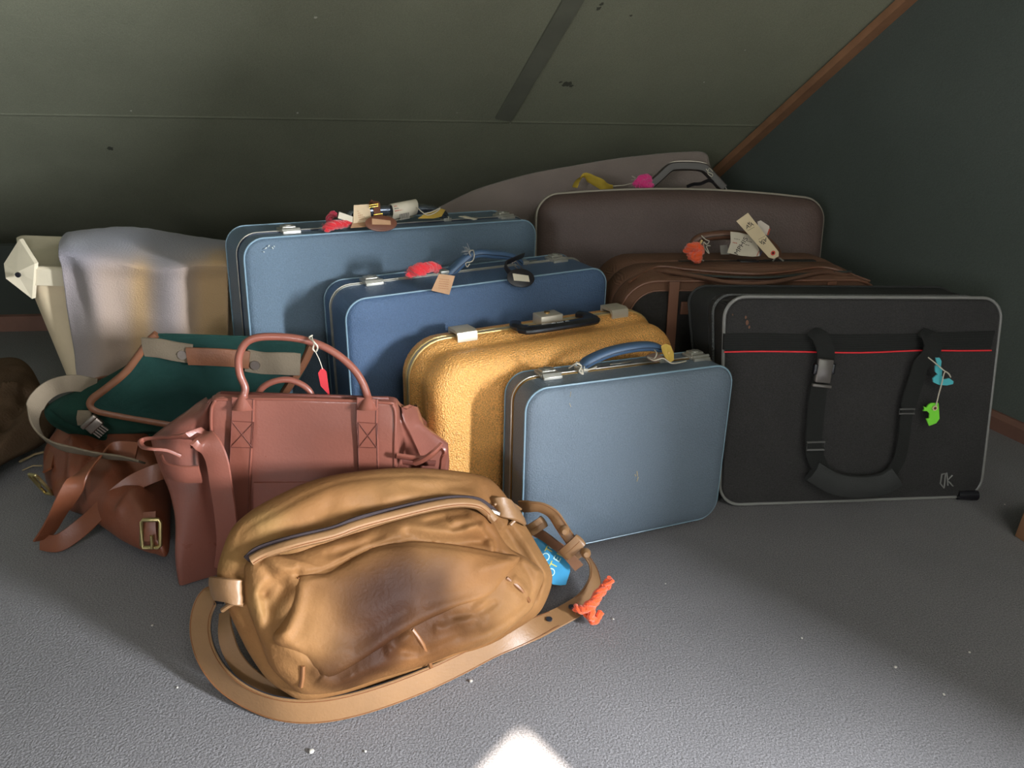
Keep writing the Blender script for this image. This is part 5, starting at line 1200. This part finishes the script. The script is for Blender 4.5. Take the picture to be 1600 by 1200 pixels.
for k in range(16):
    d = B.M.to_3x3() @ Vector((-rnd.uniform(.2, 1), rnd.uniform(-.4, .2), rnd.uniform(-.05, .8))).normalized(); mb.tube([cN, cN + d * .012, cN + d * .022 + Vector((0, 0, -.003 + .002 * (k % 3)))], .0006, 4)
o = mb.build('string_fringe', mat('grey_string', srgb(160, 160, 160), .9), loc=cN.copy()); tag(o, 'frayed grey string ends sticking up from the medium blue suitcase handle', 'string')
# on the small blue case
string('string_tie', [DP(889, 575, .02), DP(900, 568, .0), DP(908, 572, -.0), DP(905, 580, -.008), DP(911, 584, -.012), DP(906, 574, .0), DP(898, 572, .02), DP(903, 566, .03), DP(912, 578, .0), DP(925, 576, .01), DP(932, 573, .02)], .0015, 'pale string knotted at the left end of the small blue suitcase handle')
card_c = [DP(1033, 541, .035), DP(1040, 537, .034), DP(1048, 540, .03), DP(1053, 552, .022), DP(1053, 563, .016), DP(1046, 567, .014), DP(1040, 560, .02), DP(1035, 550, .03)]
o, n_ = card('card_tag', card_c, .0012, m_yel); tag(o, 'worn yellow card tag at the right end of the small blue suitcase handle', 'tag')
mb = MB(); cc_ = DP(1045, 551.5, .0225); o2 = mb.tube([cc_, cc_ + n_ * .0012], .0022, 10, up=(1, 0, 0)).build('eyelet', m_brass, o)
string('string_tie', [DP(1020, 544, yD), DP(1026, 552, .03), DP(1022, 560, .03), DP(1012, 558, .04), DP(1022, 563, .02), DP(1036, 560, .015), DP(1048, 567, .012), DP(1060, 567, .02), DP(1072, 564, .03)], .0014, 'pale string trailing from the right end of the small blue suitcase handle')
o, n_ = card('paper_tag', [DP(1008, 556, .05), DP(1022, 551, .05), DP(1036, 557, .03), DP(1026, 566, .018), DP(1014, 562, .03)], .001, mat('dusty_card', srgb(150, 122, 108), .8, var=.2, vscale=60)); tag(o, 'crumpled dusty brown slip under the yellow tag on the small blue suitcase', 'tag')
# on the dark brown case
HF = F.H + .024
fy_ = .10
P0 = [FP(897, 292, .12), FP(905, 284, .12), FP(913, 276, .12), FP(921, 283, .10), FP(932, 290, .07), FP(941, 293, .05), FP(960, 293, .05)]
mb = MB().ribbon(crv([FP(898, 293, .13), FP(903, 283, .13), FP(914, 276.5, .12), FP(932, 284, .09), FP(946, 291, .06), FP(958, 293.5, .05)], 6), F.M.to_3x3() @ Vector((.5, -.8, .25)), .030, .0012)
o = mb.build('card_tag', mat('bright_yellow_card', srgb(206, 172, 60), .7, var=.15, vscale=40), loc=FP(914, 276, .12)); tag(o, 'bent yellow card tag on top of the dark brown suitcase', 'tag')
string('string_tie', [FP(946, 291, .07), FP(970, 290, .07), FP(985, 287, .08), FP(996, 284, .09)], .0012, 'thin string from the pink yarn to the bent yellow tag')
yarn('yarn_tie', [FP(992, 290, .075), FP(998, 283, .075), FP(1006, 277, .08), FP(1013, 279, .08), FP(1010, 286, .07), FP(1002, 289, .07), FP(1014, 293, .07), FP(1018, 288, .08)], .0085, m_ipink, 'knot of hot pink yarn at the left foot of the tall brown case handle', 6)
string('string_tie', [FP(998, 281, .09), FP(992, 277, .09), FP(987, 275, .09), FP(993, 280, .09), FP(986, 281, .09)], .0008, 'wisp of white thread poking from the pink yarn')
string('string_tie', [FP(1103, 264, .075), FP(1107, 269, .07), FP(1113, 272, .07), FP(1112, 276, .07), FP(1106, 271, .07), FP(1108, 263, .075), FP(1114, 268, .075)], .0012, 'pale string knotted on the right side of the tall brown case handle')
o = MB().ribbon(crv([FP(1073, 292, .085), FP(1083, 288, .085), FP(1095, 287, .085), FP(1108, 282, .08), FP(1120, 287, .08), FP(1126, 283, .08)], 5), F.M.to_3x3() @ Vector((0, -.5, .8)), .010, .003).build('tag_strap', m_tagb, loc=FP(1095, 287, .085)); tag(o, 'loose black strap lying under the tall brown case handle', 'strap')
# on the brown soft case
yarn('yarn_tie', [GP(1074, 392, .12), GP(1078, 386, .11), GP(1088, 384, .11), GP(1094, 390, .11), GP(1091, 399, .10), GP(1087, 405, .10), GP(1083, 398, .11), GP(1077, 399, .12)], .0095, m_iora, 'bright orange yarn hanging from the left end of the brown soft case handle', 8)
string('string_tie', [GP(1096, 368, .14), GP(1102, 374, .135), GP(1108, 377, .135), GP(1104, 382, .135), GP(1099, 378, .135), GP(1101, 388, .135), GP(1108, 396, .13), GP(1104, 385, .135), GP(1110, 384, .135)], .0013, 'grey string knotted beside orange yarn on the brown soft case handle')
o = MB().tube([GP(1093, 382, .125), GP(1097, 375, .125)], .0028, 8).build('wooden_toggle', mat('pale_wood', srgb(222, 190, 130), .6)); tag(o, 'short pale wooden toggle above the orange yarn', 'toggle')
def g8(x, y, yy): return GP(1050 + x / 8, 320 + y / 8, yy)
sl_ = [g8(730, 335, .118), g8(830, 345, .118), g8(960, 375, .118), g8(1030, 430, .118), g8(1090, 560, .118), g8(1100, 640, .118), g8(1000, 650, .118), g8(850, 635, .118), g8(690, 600, .118), g8(735, 470, .118)]
o, n_ = card('paper_sleeve', sl_, .0008, m_paper); tag(o, 'creased airline paper sleeve with small print round the brown soft case handle', 'paper sleeve')
M_ = frameM(g8(862, 515, .118) + n_ * .0008, g8(900, 460, .118) - g8(825, 580, .118), n_)
text_mb('MPHIS', .017, M_).build('lettering', m_ink, o, smooth=False)
M_ = frameM(g8(800, 430, .118) + n_ * .0006, g8(900, 450, .118) - g8(760, 425, .118), n_); lines(o, M_, [(-.006, .0, .016)], m_ink, .0012); lines(o, M_, [(-.006, -.010, .012)], m_inkr, .002)
M_ = frameM(g8(950, 460, .118) + n_ * .0006, g8(1000, 475, .118) - g8(900, 450, .118), n_); lines(o, M_, [(-.004, 0, .014), (-.004, -.009, .010)], m_ink, .0016)
for dx, mt in ((0, m_inkr), (16, mat('blue_ink', srgb(70, 72, 110), .8))):
    MB().ribbon([g8(1060 + dx * 2.2, 640, .118) + n_ * .0004, g8(1085 + dx * 2.2, 580, .118) + n_ * .0004], (n_.cross(Vector((1, 0, 1)))), .002, .0003).build('edge_stripe', mt, o)
sl2 = [g8(600, 510, .15), g8(690, 500, .15), g8(720, 620, .15), g8(610, 620, .15)]
card('sleeve_inside', sl2, .0008, mat('grey_paper', srgb(140, 134, 124), .85), o)
aat = [g8(805, 205, .10), g8(950, 100, .10), g8(1335, 590, .09), g8(1332, 645, .09), g8(1270, 675, .09), g8(1210, 660, .09), g8(985, 385, .095)]
aat = [g8(805, 205, .10), g8(950, 100, .10), g8(1335, 590, .10), g8(1332, 645, .10), g8(1270, 675, .10), g8(1210, 660, .10)]
o, n_ = card('airline_tag', aat, .001, mat('buff_card', srgb(214, 192, 156), .8, var=.08, vscale=30)); tag(o, 'buff card airline tag printed AA twice with a red ring, on the brown soft case', 'tag')
xa = g8(1040, 240, .1) - g8(930, 300, .1)
for (x, y, s_) in ((968, 255, 1), (1140, 455, -1)):
    M_ = frameM(g8(x, y, .10) + n_ * .0006, xa * s_, n_); text_mb('A', .0145, M_ @ Matrix.Translation((-.0052, -.001, 0))).build('lettering', m_ink, o, smooth=False); text_mb('A', .0145, M_ @ Matrix.Translation((.0052, -.001, 0))).build('lettering', m_ink, o, smooth=False)
    mk = MB(); mk.add([M_ @ Vector(p) for p in ((-.0035, .0085, 0), (-.0012, .0078, 0), (0, .0048, 0), (.0012, .0078, 0), (.0035, .0085, 0), (.0015, .0035, 0), (0, -.001, 0), (-.0015, .0035, 0))], [(0, 1, 2, 7), (2, 3, 4, 5), (2, 5, 6, 7)]); mk.build('bird_mark', m_ink, o, smooth=False)
    MB().tube([M_ @ Vector((-.009, -.010, 0)), M_ @ Vector((.009, -.010, 0))], .0003, 4).build('rule_line', m_ink, o)
c = g8(1262, 603, .10) + n_ * .0004; xv = n_.orthogonal().normalized(); yv = n_.cross(xv)
rg = MB(); L0 = [c + (xv * math.cos(a) + yv * math.sin(a)) * .0058 for a in [2 * math.pi * k / 24 for k in range(24)]]; L1 = [c + (xv * math.cos(a) + yv * math.sin(a)) * .0022 for a in [2 * math.pi * k / 24 for k in range(24)]]
rg.loft([L0, L1], False, False); rg.build('red_ring', mat('ring_red', srgb(196, 60, 44), .6), o); MB().add([p + n_ * .0001 for p in L1], [tuple(range(24))]).build('hole', m_black, o)
o, n_ = card('paper_tag', [g8(1070, 210, .14), g8(1110, 195, .14), g8(1215, 265, .14), g8(1222, 330, .14), g8(1190, 382, .14), g8(1080, 330, .14)], .0008, mat('white_paper', srgb(206, 192, 178), .85)); tag(o, 'white paper tag end showing behind the AA airline tag', 'tag')
MB().ribbon([g8(1196, 378, .139), g8(1222, 300, .139)], (1, 0, 0), .004, .0004).build('red_stripe', m_inkr, o)
# on the black case
def XP(u, v, off): return Ec.P(EP(u, v, off))
fs_ = [(1431, 553), (1437, 553), (1440, 560), (1447, 552), (1454, 554), (1456, 562), (1455, 576), (1457, 586), (1466, 584), (1474, 588), (1475, 592), (1466, 595), (1455, 595), (1446, 593), (1441, 587), (1444, 580), (1448, 578), (1445, 572), (1447, 562)]
fs_ = [(1447, 553), (1453, 553), (1456, 558), (1455, 566), (1457, 572), (1456, 580), (1460, 586), (1468, 584), (1475, 589), (1474, 593), (1464, 595), (1452, 594), (1443, 590), (1442, 584), (1447, 580), (1450, 578), (1446, 574), (1446, 566), (1449, 562)]
o, n_ = card('felt_tag', [XP(u, v, .028) for u, v in fs_], .003, mat('teal_felt', srgb(70, 168, 176), .95, sheen=.3)); tag(o, 'teal shaped felt tag tied to the black suitcase strap', 'tag')
gs_ = [(1429, 627), (1433, 629), (1437, 624), (1441, 622), (1452, 622), (1453, 635), (1454, 646), (1449, 653), (1438, 657), (1433, 646), (1438, 645), (1438, 638), (1434, 634), (1428, 634), (1430, 631)]
o, n_ = card('green_tag', [XP(u, v, .026) for u, v in gs_], .003, mat('lime_plastic', srgb(120, 214, 56), .5)); tag(o, 'lime green shaped tag dangling on white string from the black suitcase', 'tag')
cc_ = XP(1445, 629, .0275); MB().tube([cc_, cc_ + n_ * .002], .0055, 12, up=(1, 0, 0)).build('eyelet', mat('buff_ring', srgb(206, 190, 150), .7), o); MB().tube([cc_ + n_ * .002, cc_ + n_ * .0026], .003, 12, up=(1, 0, 0)).build('eyelet_hole', mat('maroon_hole', srgb(80, 30, 26), .7), o)
string('string_tie', [XP(1432, 551, .034), XP(1443, 560, .036), XP(1455, 570, .036), XP(1463, 575, .036), XP(1467, 581, .034), XP(1462, 575, .037), XP(1456, 573, .037), XP(1453, 590, .034), XP(1449, 608, .032), XP(1446, 625, .030)], .0013, 'white string tying the teal and lime tags to the black suitcase')
# on the satchel
ring_c = [Y(489, 527, 1.172), Y(494, 538, 1.147), Y(489, 550, 1.157), Y(484, 540, 1.162)]
string('string_tie', [Y(487, 526, 1.182), Y(489, 533, 1.150), Y(496, 541, 1.146), Y(494, 549, 1.152), Y(489, 545, 1.150), Y(491, 535, 1.148), Y(483, 528, 1.162), Y(488, 524, 1.172)], .0013, 'pale string tied round the satchel handle')
string('string_tie', [Y(493, 550, 1.162), Y(499, 562, 1.172), Y(504, 577, 1.177)], .0007, 'fine string holding the red tag off the satchel handle')
rt = [Y(u, v, 1.177) for u, v in ((497, 583), (503, 574), (510, 581), (513, 604), (516, 622), (511, 614), (501, 603))]
o, n_ = card('paper_tag', rt, .001, mat('red_card', srgb(186, 44, 52), .7)); tag(o, 'red card tag hanging behind the satchel from its handle', 'tag')
# on the tan bag
bt_ = [bp_(x, y, yy) for x, y, yy in ((245, 395, 1.14), (335, 395, 1.14), (445, 455, 1.14), (528, 560, 1.13), (532, 640, 1.125), (500, 738, 1.12), (430, 740, 1.12), (392, 745, 1.12), (330, 560, 1.13))]
bt_ = [onp(780 + x / 4.8, 760 + y / 4.8, bp_(450, 600, 1.13), Vector((.1, -.8, .6)).normalized()) for x, y in ((245, 395), (290, 388), (345, 400), (445, 455), (528, 560), (532, 640), (500, 738), (460, 742), (400, 735), (330, 600))]
o, n_ = card('hotel_tag', bt_, .0014, mat('blue_card', srgb(22, 138, 186), .5, var=.12, vscale=60)); tag(o, 'blue card hotel tag with white lettering beside the tan bag', 'tag')
def btp(x, y): return onp(780 + x / 4.8, 760 + y / 4.8, bt_[4], n_)
xa = btp(415, 420) - btp(345, 560)
m_wl = mat('white_lettering', srgb(190, 226, 220), .6); m_yl = mat('yellow_lettering', srgb(206, 200, 90), .6)
for ch, x, y, s_, mt in (('O', 352, 530, .020, m_wl), ('T', 375, 478, .019, m_yl), ('O', 398, 440, .019, m_wl), ('O', 392, 645, .020, m_wl), ('T', 410, 590, .019, m_yl), ('E', 436, 545, .019, m_wl), ('L', 462, 508, .019, m_yl)):
    M_ = frameM(btp(x, y) + n_ * .0004, xa, n_); text_mb(ch, s_, M_).build('lettering', mt, o, smooth=False)
def b48(x, y, z): return Z(780 + x / 4.8, 760 + y / 4.8, z)
y1 = yarn('yarn_tie', [b48(570, 910, .03), b48(640, 920, .034), b48(700, 880, .04), b48(760, 800, .05), b48(835, 700, .065)], .0075, m_iora, 'orange yarn with a long end tied through a strap hole of the tan bag', 11, fuzz=160)
mb = MB()
def b482(L, r_): 
    P = crv([b48(*p) for p in L], 6); mb2 = MB()
    for s_ in range(3): mb2.tube([p + Vector((noise.noise(p * 80 + Vector((s_, 0, 0))), noise.noise(p * 80 + Vector((0, s_, 0))), .3 * noise.noise(p * 80))) * r_ * .6 for p in P], r_ * .62, 8)
    return mb2
for L_ in ([(640, 900, .034), (655, 960, .022), (700, 1010, .014), (735, 990, .016), (760, 940, .022)], [(700, 930, .032), (690, 980, .026), (720, 1000, .018)]):
    o = b482(L_, .0078).build('yarn_tail', m_iora, y1, xf=lambda p: p - y1.location)

# ================================================================== LIGHT
w = bpy.data.worlds.new('World'); bpy.context.scene.world = w; w.use_nodes = True
w.node_tree.nodes['Background'].inputs[0].default_value = (.62, .78, 1.0, 1); w.node_tree.nodes['Background'].inputs[1].default_value = 1.0
def area(name, loc, dirv, sx, sy, power, col):
    l = bpy.data.lights.new(name, 'AREA'); l.shape = 'RECTANGLE'; l.size = sx; l.size_y = sy; l.energy = power; l.color = col
    o = bpy.data.objects.new(name, l); C.objects.link(o); o.location = loc; o.rotation_euler = Vector(dirv).to_track_quat('-Z', 'Y').to_euler(); return o
wc = gw((wk0 + wk1) / 2, (wz0 + wz1) / 2) - gn * .03
area('window_daylight', wc, gn, .58, .63, 950, (.86, .93, 1.0))
area('back_fill', (-1.075, -1.98, 1.25), (.25, 1, -.1), .43, .48, 34, (.92, .95, 1.0))  # fill lamp added behind the viewer for highlights on left edges
hcn = sum(hs, Vector()) / 4 + Vector((0, 0, .03))
area('rooflight_daylight', hcn, (0, 0, -1), .7, .7, 22, (1.0, .93, .86))
s = bpy.data.lights.new('sun', 'SUN'); s.energy = 75; s.angle = math.radians(.9); s.color = (1, .93, .82)
so = bpy.data.objects.new('sun', s); C.objects.link(so); so.rotation_euler = SUN.to_track_quat('-Z', 'Y').to_euler()
vs_ = bpy.context.scene.view_settings; vs_.view_transform = 'Standard'; vs_.look = 'None'; vs_.gamma = 1; vs_.use_curve_mapping = False; vs_.exposure = -0.25
bpy.context.scene.cycles.use_denoising = True
bpy.context.scene.cycles.max_bounces = 8; bpy.context.scene.cycles.diffuse_bounces = 5
